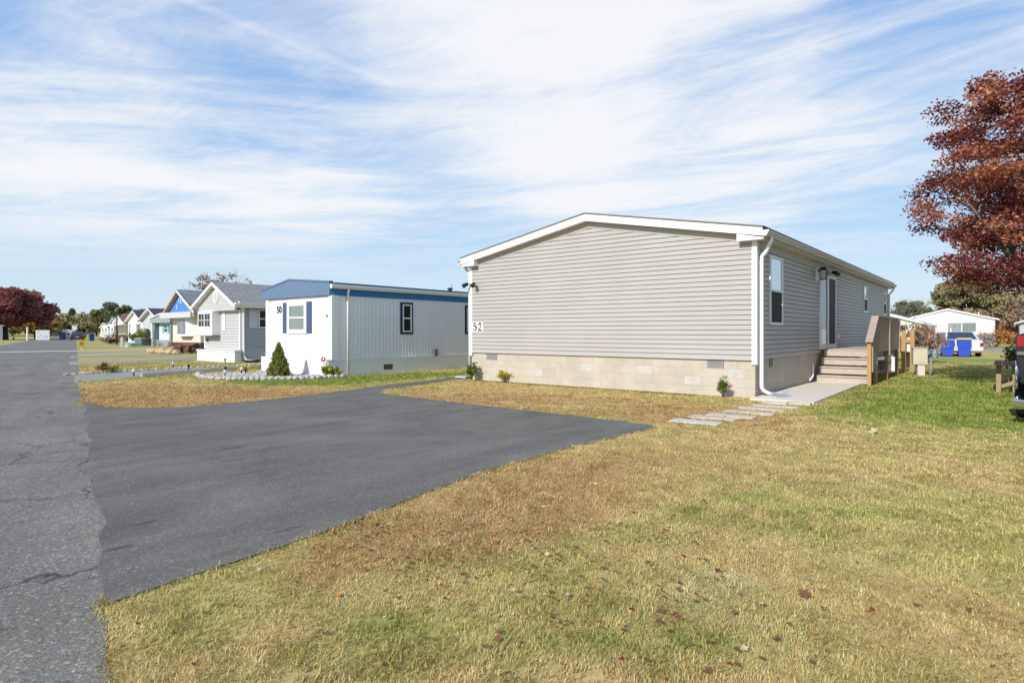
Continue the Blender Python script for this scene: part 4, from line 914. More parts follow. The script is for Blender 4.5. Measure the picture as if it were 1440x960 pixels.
def home(label, org, W, L, zb, ze, rise, wall, roof, rake=TRIM, of=.3, os_=.3, skirt=WHITE, ang=A, lap=False, name='mobile_home', group=None, skirt_out=.0, end=True):
    h = thing(name, label, 'house', (*org, 0), ang, group); sl = rise / (W/2); pk = ze + rise
    MB().box((.02 - skirt_out, .02, -.05), (L - .02, W - .02, zb)).build('skirting', skirt, h)
    g = [(0, zb), (W, zb), (W, ze), (W/2, pk - .003), (0, ze)]
    if lap:
        MB().prism([(.026, zb), (W - .002, zb), (W - .002, ze), (W/2, pk - .01), (.026, ze)], .026, L, 0).build('wall_core', wall, h)
        siding(MB(front), 0, W, zb, pk, .125, .016, [(-sl, 1, ze), (sl, 1, ze + sl*W)]).build('front_wall', wall, h)
        siding(MB(right), 0, L, zb, ze, .125, .016).build('side_wall', lap, h)
    else: MB().prism(g, 0, L, 0).build('wall', wall, h)
    slab_roof(h, W, L, ze, rise, of, os_, roof, rake)
    return h
def door(h, tf, a, z0, w, hh, mat): MB(tf).box((a, z0, 0), (a + w, z0 + hh, .05)).build('door', mat, h)
SH1 = M('mid_grey_shingle', (.25, .245, .24), .9, .15, var=.25, vs=6, var2=.2, vs2=40); SH2 = M('blue_grey_shingle', (.20,.215,.24), .9, .15, var=.4, vs=5, var2=.3, vs2=25); SH3 = M('dark_shingle', (.07,.07,.085), .9, .15, var=.3, vs=6); SH4 = M('brown_shingle', (.19,.14,.11), .9, .15, var=.3, vs=6)
LG = M('light_grey_vinyl', (.50,.505,.50), .5, .3, var=.03); LG2 = M('grey_and_shaded_vinyl', (.42,.44,.47), .5, .3, var=.03)  # second vinyl: bluer copy of the first, side wall's shade put into colour

# ---- number 48: light grey gable home with a bay window and white porch skirting
h = home('light grey home number 48 with a deep white gable and boxed bay window', C48, 3.6, 14, .58, 2.82, .92, LG, SH1, of=.5, os_=.42, lap=LG2, skirt=M('white_board_skirt', (.72,.72,.72), .6, var=.04))
m = MB(front); sl = .92/1.8
m.prism([(-.05, 2.46), (3.65, 2.46), (3.65, 2.80), (1.8, 2.82 + .90), (-.05, 2.80)], .16, .28, 2); m.build('gable_board', LG, h)
m2 = MB(lambda a, b, c: (-.283 - c, a, b)); siding(m2, -.04, 3.64, 2.47, 3.72, .125, .014, [(-sl, 1, 2.80), (sl, 1, 2.80 + sl*3.6)]); m2.build('gable_siding', LG, h)
m = MB(lambda a, b, c: (-.30 - c, a, b)); m.prism([(1.8 + .24*math.cos(R(20*k)), 3.12 + .30*math.sin(R(20*k))) for k in range(18)], 0, .03, 2); vt = m.build('oval_vent', WHITE, h)
m = MB(lambda a, b, c: (-.30 - c, a, b)); m.prism([(1.8 + .17*math.cos(R(20*k)), 3.12 + .225*math.sin(R(20*k))) for k in range(18)], .03, .035, 2); m.build('vent_slats', LG, vt)
MB(front).box((0.0, 2.44, .02), (3.6, 2.459, .28)).build('gable_soffit', TRIM, h)
m = MB(front); m.box((1.98, 1.27, .02), (3.5, 2.44, .40)); by = m.build('bay_window', WHITE, h)
window(by, lambda a, b, c: (-.40 - c, a, b), 2.06, 3.42, 1.62, 2.38, .07, .04, WHITE, DARKGLASS, DARKGLASS, 'pair', grid=(4, 2))
MB(front).box((1.93, 1.23, .02), (3.55, 1.27, .43)).build('bay_sill', M('shadow_grey', (.25,.25,.26), .7), by)  # dark grey puts the shade under the bay into the sill's colour
m = MB(front); m.box((1.45, 1.48, .02), (1.7, 2.36, .045)); m.build('shutter', WHITE, h)
for tf, a in ((front, 0), (right, 0)): MB(tf).box((-.02 if tf is front else .0, .6, .017), (.10, 2.82, .03)).build('corner_board', WHITE, h)
MB(front).box((3.5, .6, .017), (3.62, 2.82, .03)).build('corner_board', WHITE, h)
window(h, right, .86, 1.80, 1.60, 2.50, .06, .05, WHITE, DARKGLASS, DARKGLASS); m = MB(right); m.box((.40, 1.60, .018), (.82, 2.50, .045)); m.build('shutter', M('white_shutter', (.62,.62,.64), .5, var=.03), h)
sk = M('white_board_skirt', (.72,.72,.72), .6, var=.04)
m = MB(); m.box((-.32, -.10, -.05), (-.02, 3.75, .50)); 
y = -.1
while y < 3.6: m.box((-.328, y, .02), (-.32, y + .13, .47)); y += .145
m.box((-.36, -.14, .50), (.0, 3.79, .555)); m.build('porch_skirt', sk, h)
m = MB(right); x = .05
while x < 13.8: m.box((x, .02, -.01), (x + .14, .54, .004)); x += .155
m.box((0, .54, .0), (14, .585, .022)); m.build('side_skirt', M('shaded_board_skirt', (.50,.51,.54), .6, var=.05), h)  # white boards on the side away from the sun, shade painted in as grey
MB().tube([(-.3, -.48, 2.82), (-.3, -.45, 2.7), (.1, -.12, 2.5), (.12, -.07, 2.4), (.12, -.07, .3), (.2, -.18, .1), (.5, -.5, .05)], .045, 8).build('downspout', WHITE, h, smooth=True)
MB().prism([(-.42, 2.62), (-.55, 2.70), (-.55, 2.76), (-.42, 2.76)], -.5, 14.3, 0).build('gutter', TRIM, h)
pl = MB(front).box((3.15, .90, .018), (3.42, 1.12, .03)).build('number_plate', M('grey_plate', (.45,.45,.45), .6), h)
number(pl, 'numerals', '48', front, 3.285, .935, .22, .03, M('numeral_black', (.02,.02,.022), .5, .3, var=0))
hs = thing('garden_hose', 'dark garden hose heaped by the downspout of the light grey home', 'hose', (*loc2w((.3, -.5), C48), 0), A)
m = MB(); 
for k in range(3): m.tube([(.3*math.cos(R(30*i))*(1+.1*k), .2*math.sin(R(30*i))*(1+.1*k), .03 + .03*k) for i in range(13)], .02, 6, False)
m.build('hose', BLACK, hs)

# ---- number 46: the home under repair
CRM = M('cream_panel', (.68,.60,.50), .6, .2, var=.06); GRV = M('grey_vertical_panel', (.33,.34,.36), .6, .25, var=.08)
h = home('cream home under repair with a blue-wrapped gable and open undercarriage', C46, 4.25, 13, .72, 2.75, 1.42, CRM, SH2, rake=M('raw_wood', (.46,.32,.17), .7, var=.12), of=.6, os_=.45, skirt=M('shadow_brown', (.10,.07,.055), .9, var=.3, vs=5))  # no skirting here: shade of the open undercarriage painted as a brown box
m = MB(lambda a, b, c: (-.32 - c, a, b)); m.prism([(.0, 2.78), (4.25, 2.78), (2.125, 4.08)], 0, .03, 2); wr = m.build('gable_wrap', M('blue_wrap', (.08,.22,.55), .5, .3, var=.08, vs=4), h)
m = MB(lambda a, b, c: (-.351 - c, a, b)); random.seed(5)
for k in range(9):
    y = 1.0 + k*.29; zt_ = 2.95 + random.uniform(0, .5); m.prism([(y, zt_), (y + .07, zt_), (y + .0, zt_ + .34), (y - .06, zt_ + .34)], 0, .002, 2) if zt_ + .34 < 2.8 + 1.2*(1 - abs(y - 2.125)/2.125) else None
m.build('wrap_lettering', WHITE, wr)
m = MB(); m.box((-.75, -.25, 2.36), (.0, 4.5, 2.74)); m.build('eave_box', M('pale_grey_fascia', (.55,.55,.56), .5, var=.05), h)
m = MB(); m.prism([(-.45 + .0, 2.62), (2.125, 4.07), (2.125, 4.22), (-.45, 2.77)], -.636, -.631, 0); m.build('white_rake', TRIM, h)
m = MB(); m.prism([(0, .95), (-.38, 1.3), (-.38, 2.6), (0, 2.95)], 1.2, 2.35, 2); bw2 = m.build('bow_window', WHITE, h)
for a, b in ((1.34, 1.92), (1.98, 2.56)): MB(lambda p, q, c: (-.38 - c, p, q)).box((a, 1.28, 0), (b, 2.27, .012)).build('window_pane', M('pale_pane', (.16,.19,.19), .08, .8, var=.3, vs=3), bw2)
MB().prism([(0, .9), (-.43, 1.28), (-.43, 2.62), (0, 3.0)], 1.14, 1.199, 2).build('bow_sill', WHITE, bw2)
m = MB(); m.box((.25, -1.55, .72), (9, .0, 2.45)); 
x = 0
y = -1.53
while y < -.05: m.box((.235, y, .75), (.25, y + .03, 2.42)); y += .2
m.build('side_addition', GRV, h); MB().box((.3, -1.5, -.02), (9, -.02, .70)).build('addition_base', M('pale_grey_base', (.48,.48,.5), .7), h); MB().box((.2, -1.7, 2.452), (9, .02, 2.60)).build('addition_roof', M('rust_brown', (.20,.08,.05), .8), h)
m = MB(); m.box((-.3, .3, .55), (8, .42, .70)); m.box((-.3, 3.6, .55), (8, 3.72, .70)); m.box((-.35, .05, .62), (-.25, 4.2, .72)); m.bar((-1.2, 2.0, .5), (-.2, .4, .6), .1, .12); m.bar((-1.2, 2.0, .5), (-.2, 3.6, .6), .1, .12); m.box((-.2, 1.3, .1), (.1, 1.7, .6)); m.box((-.2, 2.6, .1), (.1, 3.0, .6)); m.build('steel_frame', M('rust_frame', (.16,.08,.05), .8, var=.3, vs=4), h)
TANS = M('tan_stone', (.52,.38,.24), .9, .1, var=.25, vs=5); random.seed(12)
for k in range(7):
    x, y = loc2w((-1.35 + random.uniform(-.15,.15), .3 + .66*k), C46); m = MB(); m.ico((0,0,.14), random.uniform(.18,.3), 1, .25, (1.2,1,.8)); o = m.build('stone', TANS); o.location = (x, y, 0)
    tag(o, 'tan rough stone lying before the open undercarriage of the cream home', 'stone', 'tan stones before the cream home')

# ---- teal-shuttered home with a grey porch
P44 = (-37.1, 64.4)
h = home('grey home with an arched grey porch and turquoise shutters', P44, 5.0, 12, .5, 2.75, 1.15, LG, SH3, of=.4, os_=.35)
ptf = lambda a, b, c: (a + .9, b - 5.1, c)
PT = M('slate_porch', (.17,.20,.23), .5, var=.06); AQ = M('pale_aqua_panel', (.60,.72,.76), .5, var=.03); TQ = M('turquoise_shutter', (.08,.42,.42), .5)
m = MB(ptf); m.prism([(-.35, 2.35), (4.45, 2.35), (4.45, 2.75), (2.05, 3.15), (-.35, 2.75)], -2.2, -.05, 0); m.build('porch_canopy', M('grey_canopy', (.30,.33,.36), .5, var=.05), h); m = MB(ptf); m.prism([(-.45, 2.75), (2.05, 3.17), (4.55, 2.75), (4.55, 2.86), (2.05, 3.28), (-.45, 2.86)], -2.3, .0, 0); m.build('porch_roof', TRIM, h)
m = MB(ptf); m.box((-1.9, -.3, -.05), (-.02, 4.4, .62)); m.build('porch_base', M('slate_base', (.28,.30,.33), .7, var=.08), h)
m = MB(ptf); m.box((-1.6, .25, .62), (-.03, 3.75, 2.35)); en = m.build('porch_front', AQ, h); m = MB(ptf); m.box((-2.0, -.25, .0), (-1.1, .24, 2.35)); m.build('porch_pillar', PT, h); MB(ptf).box((-2.0, 3.8, .0), (-1.5, 4.35, 2.35)).build('porch_pillar', PT, h)
MB(ptf).box((-2.1, 4.2, 0), (-2.0, 4.32, 2.4)).build('porch_post', WHITE, h)
pf = lambda a, b, c: (-1.6 - c + .9, a - 5.1, b)
window(h, pf, 1.65, 2.45, 1.35, 2.25, .07, .05, WHITE, DARKGLASS, DARKGLASS)
for a in (1.2, 2.5): MB(pf).box((a, 1.3, 0), (a + .38, 2.28, .03)).build('shutter', TQ, h)

# ---- the row beyond
P42 = (-48.5, 80)
BRS = M('brown_shutter', (.16,.07,.06), .6)
h = home('white gabled home with brown shutters behind two round evergreens', P42, 5.0, 12, .55, 2.95, 1.25, WHITE, SH3, of=.35, os_=.45)
window(h, front, 1.0, 1.75, 1.3, 2.55, .08, .05, WHITE, DARKGLASS, DARKGLASS); 
for a in (.72, 1.78): MB(front).box((a, 1.25, .0), (a + .25, 2.6, .03)).build('shutter', BRS, h)
MB(front).box((4.2, .6, .0), (4.6, 2.6, .04)).build('side_light', M('grey_dusk', (.3,.3,.34), .6), h)
CRY = M('pale_yellow_vinyl', (.70,.61,.44), .5, var=.03)
h = home('pale yellow gabled home with a brown roof and a white porch rail', (-64.0, 101), 5.4, 12, .6, 2.7, 1.35, CRY, SH4, of=.3, os_=.35)
m = MB(); m.box((-1.8, -.1, -.05), (-.02, 5.5, .6)); m.build('porch_floor', WHITE, h); m = MB(); m.box((-1.8, -.1, 1.4), (-1.72, 5.5, 1.5))
for k in range(20): m.box((-1.78, -.1 + k*.29, .6), (-1.74, -.04 + k*.29, 1.4))
m.build('porch_rail', WHITE, h); window(h, front, 3.2, 4.4, 1.2, 2.4, .08, .05, WHITE, DARKGLASS, DARKGLASS, 'pair')
m = MB(); m.prism([(-1.9, 2.35), (.0, 2.7), (.0, 2.8), (-1.9, 2.45)], -.2, 5.6, 1); m.build('porch_roof', WHITE, h)
MB().box((-1.8, -.1, .6), (-1.7, .0, 2.38)).box((-1.8, 5.4, .6), (-1.7, 5.5, 2.38)).build('porch_post', WHITE, h)
far = [((-79.5, 123), 'white home with a steep gable and tall front windows, next past the yellow one', 4.6, 1.55, 2.75, WHITE, SH1), ((-104.0, 157), 'low cream-white gabled home in the middle of the far row', 5.6, 1.2, 2.6, M('cream_vinyl', (.74,.71,.62), .5, var=.03), SH1),
       ((-131, 194), 'white gabled home second from the far end of the row', 6.0, 1.3, 2.7, WHITE, SH4), ((-152, 222), 'small white home at the far end of the row, beyond all others', 6.5, 1.3, 2.6, WHITE, SH4)]
for (o_, l_, w_, ri, ze_, wm, rm) in far:
    h = home(l_, o_, w_, 12, .6, ze_, ri, wm, rm, of=.35, os_=.4)
    window(h, front, w_*.2, w_*.42, 1.2, 2.4, .1, .06, WHITE, DARKGLASS, DARKGLASS, 'pair'); window(h, front, w_*.6, w_*.8, 1.2, 2.4, .1, .06, WHITE, DARKGLASS, DARKGLASS, 'pair')
# ---- across the street and at its end
h = home('pale blue-white home at the left edge across the street', (-88.2, 105.5), 7, 10, .4, 2.55, .5, M('pale_blue_wall', (.62,.70,.76), .5, var=.03), SH1, ang=R(140), of=.2, os_=.2)
h = home('grey-white shed with a dark window left of the sticker-covered white panel', (-80.6, 112), 1.7, 2.0, .1, 1.55, .25, M('grey_white_shed', (.62,.62,.60), .6, var=.08), SH1, ang=R(118), name='garden_shed', of=.05, os_=.05); h['category'] = 'shed'
window(h, front, .5, 1.1, .8, 1.2, .05, .03, WHITE, DARKGLASS, DARKGLASS, 'one'); MB(front).box((.3, .15, 0), (1.3, .6, .03)).build('door_panel', M('shed_grey', (.3,.33,.36), .6), h)
pn = thing('display_stand', 'white panel with small stickers standing beside the street', 'panel', (-80.5, 104.5, 0), R(30)); MB().box((-.95, -.05, .05), (.95, .05, 1.75)).build('panel', WHITE, pn)
m = MB(); 
for a, b in ((-.6, 1.3), (-.35, .8), (-.6, .5), (.2, .6), (.45, .55)): m.box((a, -.057, b), (a + .18, -.05, b + .14))
m.build('stickers', M('dull_sticker', (.25,.3,.3), .6, var=.3, vs=8), pn)
db = thing('large_bin', 'dark blue large bin beside the white panel', 'bin', (-80.0, 108.5, 0), R(30)); MB().box((-.45, -.4, .05), (.45, .4, 1.25)).build('body', M('dark_blue_bin', (.01,.03,.08), .5), db); MB().box((-.5, -.45, 1.25), (.5, .45, 1.36)).build('lid', M('dark_blue_bin', (.01,.03,.08), .5), db)
wp = thing('white_pole', 'tall white roadside post left of the white panel', 'post', (-78.6, 98.8, 0)); MB().tube([(0,0,-.2), (0,0,1.95)], .12, 10).build('shaft', WHITE, wp); MB().ico((0,0,2.03), .17, 1).build('finial', WHITE, wp)
hy = thing('fire_hydrant', 'small red and white hydrant under the maroon street tree', 'hydrant', (-87.5, 107, 0)); MB().lathe([(.16,-.05),(.16,.06),(.12,.08),(.12,.42),(.16,.44),(.16,.48),(.13,.5)]).build('barrel', M('hydrant_red', (.30,.03,.02), .5), hy); MB().lathe([(.13,.5),(.12,.58),(.06,.64),(.05,.70)]).build('bonnet', WHITE, hy); MB().tube([(-.2,0,.36),(.2,0,.36)], .06, 8).build('outlets', WHITE, hy)
BR = M('brown_brick_wall', (.30,.23,.20), .8, var=.15, vs=2)
h = home('low brown house across the far end of the street', (-158.5, 219), 9.5, 9, .2, 2.5, 1.5, BR, M('grey_brown_shingle', (.15,.13,.12), .9, var=.2), ang=R(126), of=.5, os_=.5, name='brown_house')
MB(front).box((3.2, .1, 0), (5.6, 2.2, .06)).build('garage_door', WHITE, h); MB(front).box((6.6, .8, 0), (7.6, 2.0, .05)).build('window', DARKGLASS, h)
hp = thing('basketball_hoop', 'white pole with a grey board beside the far parked car', 'basketball hoop', (-100.5, 140, 0)); MB().tube([(0,0,-.1),(0,0,2.6)], .14, 8).build('pole', WHITE, hp); MB().box((-.6,-.05,1.9), (.6,.05,2.9)).build('board', M('hoop_board', (.4,.45,.5), .5), hp)
wb = thing('white_stake', 'short white post on the grass before the brown house', 'post', (-118, 160, 0)); MB().tube([(0,0,-.1),(0,0,1.25)], .16, 8).build('shaft', M('off_white_post', (.65,.6,.52), .6), wb); MB().lathe([(.2,1.25),(.2,1.33),(.05,1.4)], n=8).build('cap', WHITE, wb)

# ---- behind the grey home, right
h = home('white gabled home with a sliding window behind the blue bins', (53.9, 68), 8.6, 16, .5, 2.9, 1.15, M('bright_white_vinyl', (.82,.82,.82), .5, var=.02), SH1, of=.25, os_=.35)
rf_ = lambda a, b, c: (-c, a, b)
window(h, front, 1.6, 4.35, 1.35, 2.55, .08, .05, WHITE, M('pale_green_glass', (.2,.24,.21), .08, .8), M('grey_screen', (.25,.26,.27), .6), 'pair', grid=None)
m = MB(front); m.box((1.5, 1.22, .9), (4.45, 1.30, 1.0)); m.box((1.5, .55, .9), (4.45, .62, 1.0))
for k in range(17): m.box((1.5 + k*.18, .62, .93), (1.55 + k*.18, 1.22, .97))
m.build('white_railing', WHITE, h); MB(front).box((1.4, 0, 0.01), (4.55, .55, 1.05)).build('landing', WHITE, h)
m = MB(front); m.box((5.3, 2.05, 0), (5.45, 2.3, .12)); m.build('wall_light', M('grey_lamp', (.3,.3,.3), .5), h); MB(front).box((.2, .5, 0), (.26, 2.8, .06)).build('downspout', WHITE, h)
MB().tube([(2, 1.5, 3.3), (2, 1.5, 3.75)], .06, 8).build('roof_vent', WHITE, h)
h = home('low white home with a dark window and awning half hidden by the brown bush', (42.0, 62.5), 8, 12, .3, 2.35, 1.2, M('pale_cream_white', (.66,.68,.62), .5, var=.03), M('white_roof', (.66,.67,.68), .5, var=.05), of=.3, os_=.3)
window(h, front, 1.3, 2.6, 1.35, 2.15, .06, .04, WHITE, DARKGLASS, DARKGLASS, 'pair'); m = MB(); m.prism([(-.3, 2.12), (-2.6, 1.92), (-2.6, 2.0), (-.3, 2.2)], -.2, 5, 0); m.build('awning', M('grey_awning', (.42,.43,.45), .5), h); MB().box((0, -2.5, 0), (.1, -2.4, 1.93)).build('awning_post', WHITE, h)
h = home('grey home with white eaves at the right edge behind the truck', (72.9, 75), 8, 12, .4, 2.7, 1.3, LG2, M('white_roof', (.66,.67,.68), .5), of=.6, os_=.5)
window(h, front, 5.2, 6.4, 1.2, 2.2, .08, .05, WHITE, DARKGLASS, DARKGLASS, 'pair')

# ================================================================== vehicles and bins
TYRE = M('tyre_rubber', (.012,.012,.013), .8, .2, var=.2); RIM = M('alloy_rim', (.45,.45,.47), .3, .5, metal=.8, var=.05); CHROME = M('chrome', (.75,.76,.78), .12, .5, metal=1., var=.02)
REDL = M('red_lens', (.30,.012,.018), .12, .6, var=.1)
def wheel(parent, x, y, r, w):
    s = 1 if y > 0 else -1
    t = MB(lambda a, b, c: (x + a, y + c*s, r + b)); ring = [(r*.62, -w/2), (r*.93, -w/2), (r, -w*.36), (r, w*.36), (r*.93, w/2), (r*.62, w/2)]; n = 22
    vs = [(q*math.cos(2*math.pi*k/n), q*math.sin(2*math.pi*k/n), e) for q, e in ring for k in range(n)]; fs = [(i*n+k, i*n+(k+1)%n, ((i+1)%6)*n+(k+1)%n, ((i+1)%6)*n+k) for i in range(6) for k in range(n)]
    wh = t.add(vs, fs).build('wheel', TYRE, parent)
    m = MB(lambda a, b, c: (x + a, y + c*s, r + b)); 
    m.prism([(r*.62*math.cos(2*math.pi*k/18), r*.62*math.sin(2*math.pi*k/18)) for k in range(18)], -w*.3, w*.34, 2); m.build('rim', RIM, wh)
def car(label, loc, rz, paint, L=4.5, W=1.75, belt=.92, top=1.38, kind='sedan', group=None, name='parked_car', cat='car'):
    t = thing(name, label, cat, loc, rz, group); h = L/2; w = W/2; g = .22
    if kind == 'sedan': low = [(-h, .45), (-h+.04, .78), (-h+.25, belt-.02), (-h+1.0, belt), (h-1.45, belt), (h-.5, belt-.12), (h-.06, .66), (h, .42), (h-.1, g), (-h+.1, g)]; gh = (-h+.55, h-1.25, -h+1.15, h-2.1)
    else: low = [(-h, .5), (-h+.03, belt), (h-1.3, belt), (h-.25, belt-.06), (h, .75), (h, .45), (h-.1, g+.05), (-h+.1, g+.05)]; gh = (-h+.05, h-1.1, -h+.3, h-1.75)
    m = MB(); n = len(low); rows = [(.80, -w), (1., -w+.10), (1., w-.10), (.80, w)]; 
    vs = []; cz = .55
    for k, y in ((1, -w), (1, w)):
        for x, z in low: vs.append((x*(.985), y, z))
    b = MB(); b.add(vs, [tuple(range(n)), tuple(range(n, 2*n))] + [(i, (i+1)%n, n+(i+1)%n, n+i) for i in range(n)]); b.build('body', paint, t, bevel=.09, seg=3, smooth=True)
    x0, x1, x2, x3 = gh; wt = w*.74; wb = w - .07; z0 = belt - .02
    P = [(x0,-wb,z0),(x1,-wb,z0),(x1,wb,z0),(x0,wb,z0),(x2,-wt,top),(x3,-wt,top),(x3,wt,top),(x2,wt,top)]
    MB().add(P, [(0,3,2,1),(4,5,6,7),(0,1,5,4),(1,2,6,5),(2,3,7,6),(3,0,4,7)]).build('cabin', paint, t, bevel=.05, seg=2, smooth=True)
    def pane(ids, nm, k=.84, off=.012):
        q = [Vector(P[i]) for i in ids]; c = sum(q, Vector())/4; nn = (q[1]-q[0]).cross(q[2]-q[0]).normalized()
        if nn.dot(c - Vector(((x0+x1)/2, 0, z0))) < 0: nn = -nn
        q = [c + (p - c)*k for p in q]; MB().add([tuple(p + nn*off) for p in q] + [tuple(p - nn*.02) for p in q], [(0,1,2,3),(4,5,6,7),(0,1,5,4),(1,2,6,5),(2,3,7,6),(3,0,4,7)]).build(nm, M('tinted_glass', (.02,.03,.04), .06, .9, var=0, ior=1.8), t)
    pane((0,3,7,4), 'rear_window', .86); pane((1,2,6,5), 'windscreen', .86); pane((0,1,5,4), 'side_window', .8); pane((3,2,6,7), 'side_window', .8)
    for s in (-1, 1):
        MB().box((-h-.012, s*w*.94 - .16 - (.0 if s < 0 else 0) + (0.0 if s > 0 else .14), .62), (-h+.12, s*w*.94 + (.0 if s > 0 else .14), .80)).build('tail_light', REDL, t)
        MB().box((h-.16, s*w*.8 - .16, .56), (h-.005, s*w*.8 + .16, .70)).build('headlight', M('clear_lens', (.6,.62,.64), .1, .8), t)
        for x in (-h+.85, h-.85): wheel(t, x, s*(w - .09), .31, .2)
    MB().box((-h-.02, -.26, .52), (-h+.02, .26, .64)).build('number_plate', M('plate_white', (.6,.6,.58), .5), t); MB().box((-h-.05, -w+.08, .32), (-h+.06, w-.08, .47)).build('bumper', paint, t, bevel=.03)
    return t
PWHITE = M('white_car_paint', (.62,.63,.65), .25, .5, var=.0, coat=.6); PMAROON = M('maroon_car_paint', (.05,.008,.014), .2, .5, var=0, coat=.8); PDARK = M('dark_car_paint', (.010,.013,.022), .15, .5, var=0, coat=.9); PGREY = M('grey_car_paint', (.25,.27,.27), .25, .5, var=0, coat=.6)
car('white sedan seen from behind, parked beyond the two blue bins', (27.0, 37.2, 0), R(66), PWHITE, 4.7, 1.85, .98, 1.44)
car('dark grey car half hidden by the brown bush left of the white sedan', (26.2, 43.5, 0), R(80), PGREY, 4.5, 1.75)
car('dark maroon car parked at the right kerb far down the street', (-75.3, 105.5, 0), AR, PMAROON, 4.6, 1.85, .98, 1.5)
car('black pickup-like car parked beside the far white homes', (-63.5, 107, 0), AR, PDARK, 4.8, 1.9, 1.05, 1.7, 'suv')
car('dark car with its tail to the street behind the blue bin of the far row', (-72.0, 112.5, 0), AR, PDARK, 4.8, 1.9, 1.0, 1.55, 'suv')
car('red car glimpsed beyond the far maroon one', (-89, 128, 0), AR, M('red_car_paint', (.2,.02,.03), .25, .5, var=0, coat=.6), 4.4, 1.75)

def bin_(label, loc, rz, body, lidm, k=1., group='blue wheeled bins'):
    t = thing('wheeled_bin', label, 'bin', loc, rz, group); w, d, hh = .29*k, .31*k, .88*k
    m = MB(); m.add([(-w*.8,-d*.8,.04),(w*.8,-d*.8,.04),(w*.8,d*.8,.04),(-w*.8,d*.8,.04),(-w,-d,hh),(w,-d,hh),(w,d,hh),(-w,d,hh)], [(0,3,2,1),(4,5,6,7),(0,1,5,4),(1,2,6,5),(2,3,7,6),(3,0,4,7)]); m.box((-w*1.05,-d*1.05,hh-.07),(w*1.05,d*1.05,hh)); m.box((-w*.95,-d*.97,hh*.5),(w*.95,-d*.9,hh*.52)); m.build('body', body, t, bevel=.012)
    m = MB(); m.prism([(-d*1.12, hh+.002), (d*1.1, hh+.002), (d*1.1, hh+.05), (0, hh+.10), (-d*1.12, hh+.04)], -w*1.08, w*1.08, 0); m.build('lid', lidm, t, bevel=.01); MB().tube([(-w*.8, d*1.2, hh*.97), (w*.8, d*1.2, hh*.97)], .018, 6).build('handle', BLACK, t)
    for s in (-1, 1): MB(lambda a, b, c: (s*w*.9 + c, d*.75 + a, .11 + b)).prism([(.11*math.cos(R(30*i)), .11*math.sin(R(30*i))) for i in range(12)], -.03, .03, 2).build('wheel', TYRE, t)
    return t
BBLUE = M('bright_blue_plastic', (.03,.075,.48), .4, .4, var=.04)
bin_('bright blue wheeled bin with a blue-grey lid, left of the pair before the white sedan', (25.3, 35.4, 0), R(-32), BBLUE, M('pale_blue_lid', (.2,.23,.5), .4), 1.06); bin_('bright blue wheeled bin with a yellow lid before the white sedan', (25.9, 34.9, 0), R(-35), BBLUE, M('yellow_lid', (.60,.50,.12), .5), 1.12)
bin_('royal blue wheeled bin at the roadside before the far white homes', (-65.7, 95.3, 0), R(36), M('royal_blue_plastic', (.01,.05,.30), .4), M('royal_blue_plastic', (.01,.05,.30), .4), 1.15, None)
lb = thing('lime_toy', 'lime green upright board leaning by the far blue bin', 'board', (-65.0, 93.2, 0), R(36)); MB().prism([(-.2, 0), (.12, 0), (.22, 1.0), (.05, 1.05), (-.05, .95)], -.1, .1, 1).build('board', M('lime_plastic', (.36,.62,.02), .4), lb)

# ---- dark pickup at the right edge, seen from behind
TX, TY = 7.83, 9.45
tk = thing('pickup_truck', 'dark blue-black pickup truck cut off by the right edge, tail towards the viewer', 'truck', (TX, TY, 0), R(42))
# local: x forward, y to the left; the rear left corner stands near the origin
WT = 1.98
def section(x, k=1., top=1.40):
    pts = [(-.06*k, .62), (-.03, .74), (.0, .95), (.0, 1.12), (-.015, 1.33), (-.05, top)]
    return [(x, y, z) for y, z in pts] + [(x, -WT - y, z) for y, z in pts[::-1]]
xs = [(.0, 1.6), (.06, 1.), (.25, .9), (.3, -.2), (.5, -.9), (.85, -1.1), (1.2, -.9), (1.4, -.2), (1.45, .9), (2.3, 1.)]
vs = []; 
for x, k in xs: vs += section(x, k)
n = 12; b = MB().add(vs, [(i*n+j, i*n+(j+1)%n, (i+1)*n+(j+1)%n, (i+1)*n+j) for i in range(len(xs)-1) for j in range(n)] + [tuple(range(n))[::-1], tuple((len(xs)-1)*n + j for j in range(n))])
b.build('bed', PDARK, tk, smooth=False, bevel=.02, seg=2)
m = MB(); m.prism([(2.3, .45), (6.0, .45), (6.05, .8), (5.9, 1.05), (4.3, 1.2), (3.6, 1.78), (2.45, 1.80), (2.3, 1.2)], -WT, .0, 1); m.build('cab', PDARK, tk, bevel=.05, seg=2)
for s in (.002, -WT - .014): MB().prism([(2.45, 1.24), (4.1, 1.24), (3.55, 1.7), (2.5, 1.72)], s, s + .012, 1).build('side_window', DARKGLASS, tk)
MB().box((2.28, -WT + .2, 1.25), (2.299, -.2, 1.72)).build('rear_window', DARKGLASS, tk)
MB().box((-.03, -WT + .16, .72), (.0, -.16, 1.27)).build('tailgate', PDARK, tk, bevel=.012)
for y0, y1 in ((-.155, .012), (-WT - .012, -WT + .155)):
    tl = MB().box((-.04, y0, 1.04), (.05, y1, 1.385)).build('tail_light', M('smoked_lens', (.02,.02,.03), .1, .6, var=0), tk, bevel=.02)
    MB().box((-.046, y0 + .015, 1.20), (-.038, y1 - .02, 1.365)).build('red_lens', REDL, tl); MB().box((-.046, y0 + .015, 1.07), (-.038, y1 - .02, 1.12)).build('white_lens', M('dim_lens', (.16,.17,.18), .15, .6), tl)
m = MB(); m.tube([(1.47 - .62 + .56*math.cos(R(a)), .05, .34 + .66*math.sin(R(a))) for a in range(15, 180, 15)], .035, 6); m.tube([(.03, .012, .62), (.03, .012, .98)], .014, 6); m.build('chrome_trim', CHROME, tk, smooth=True)
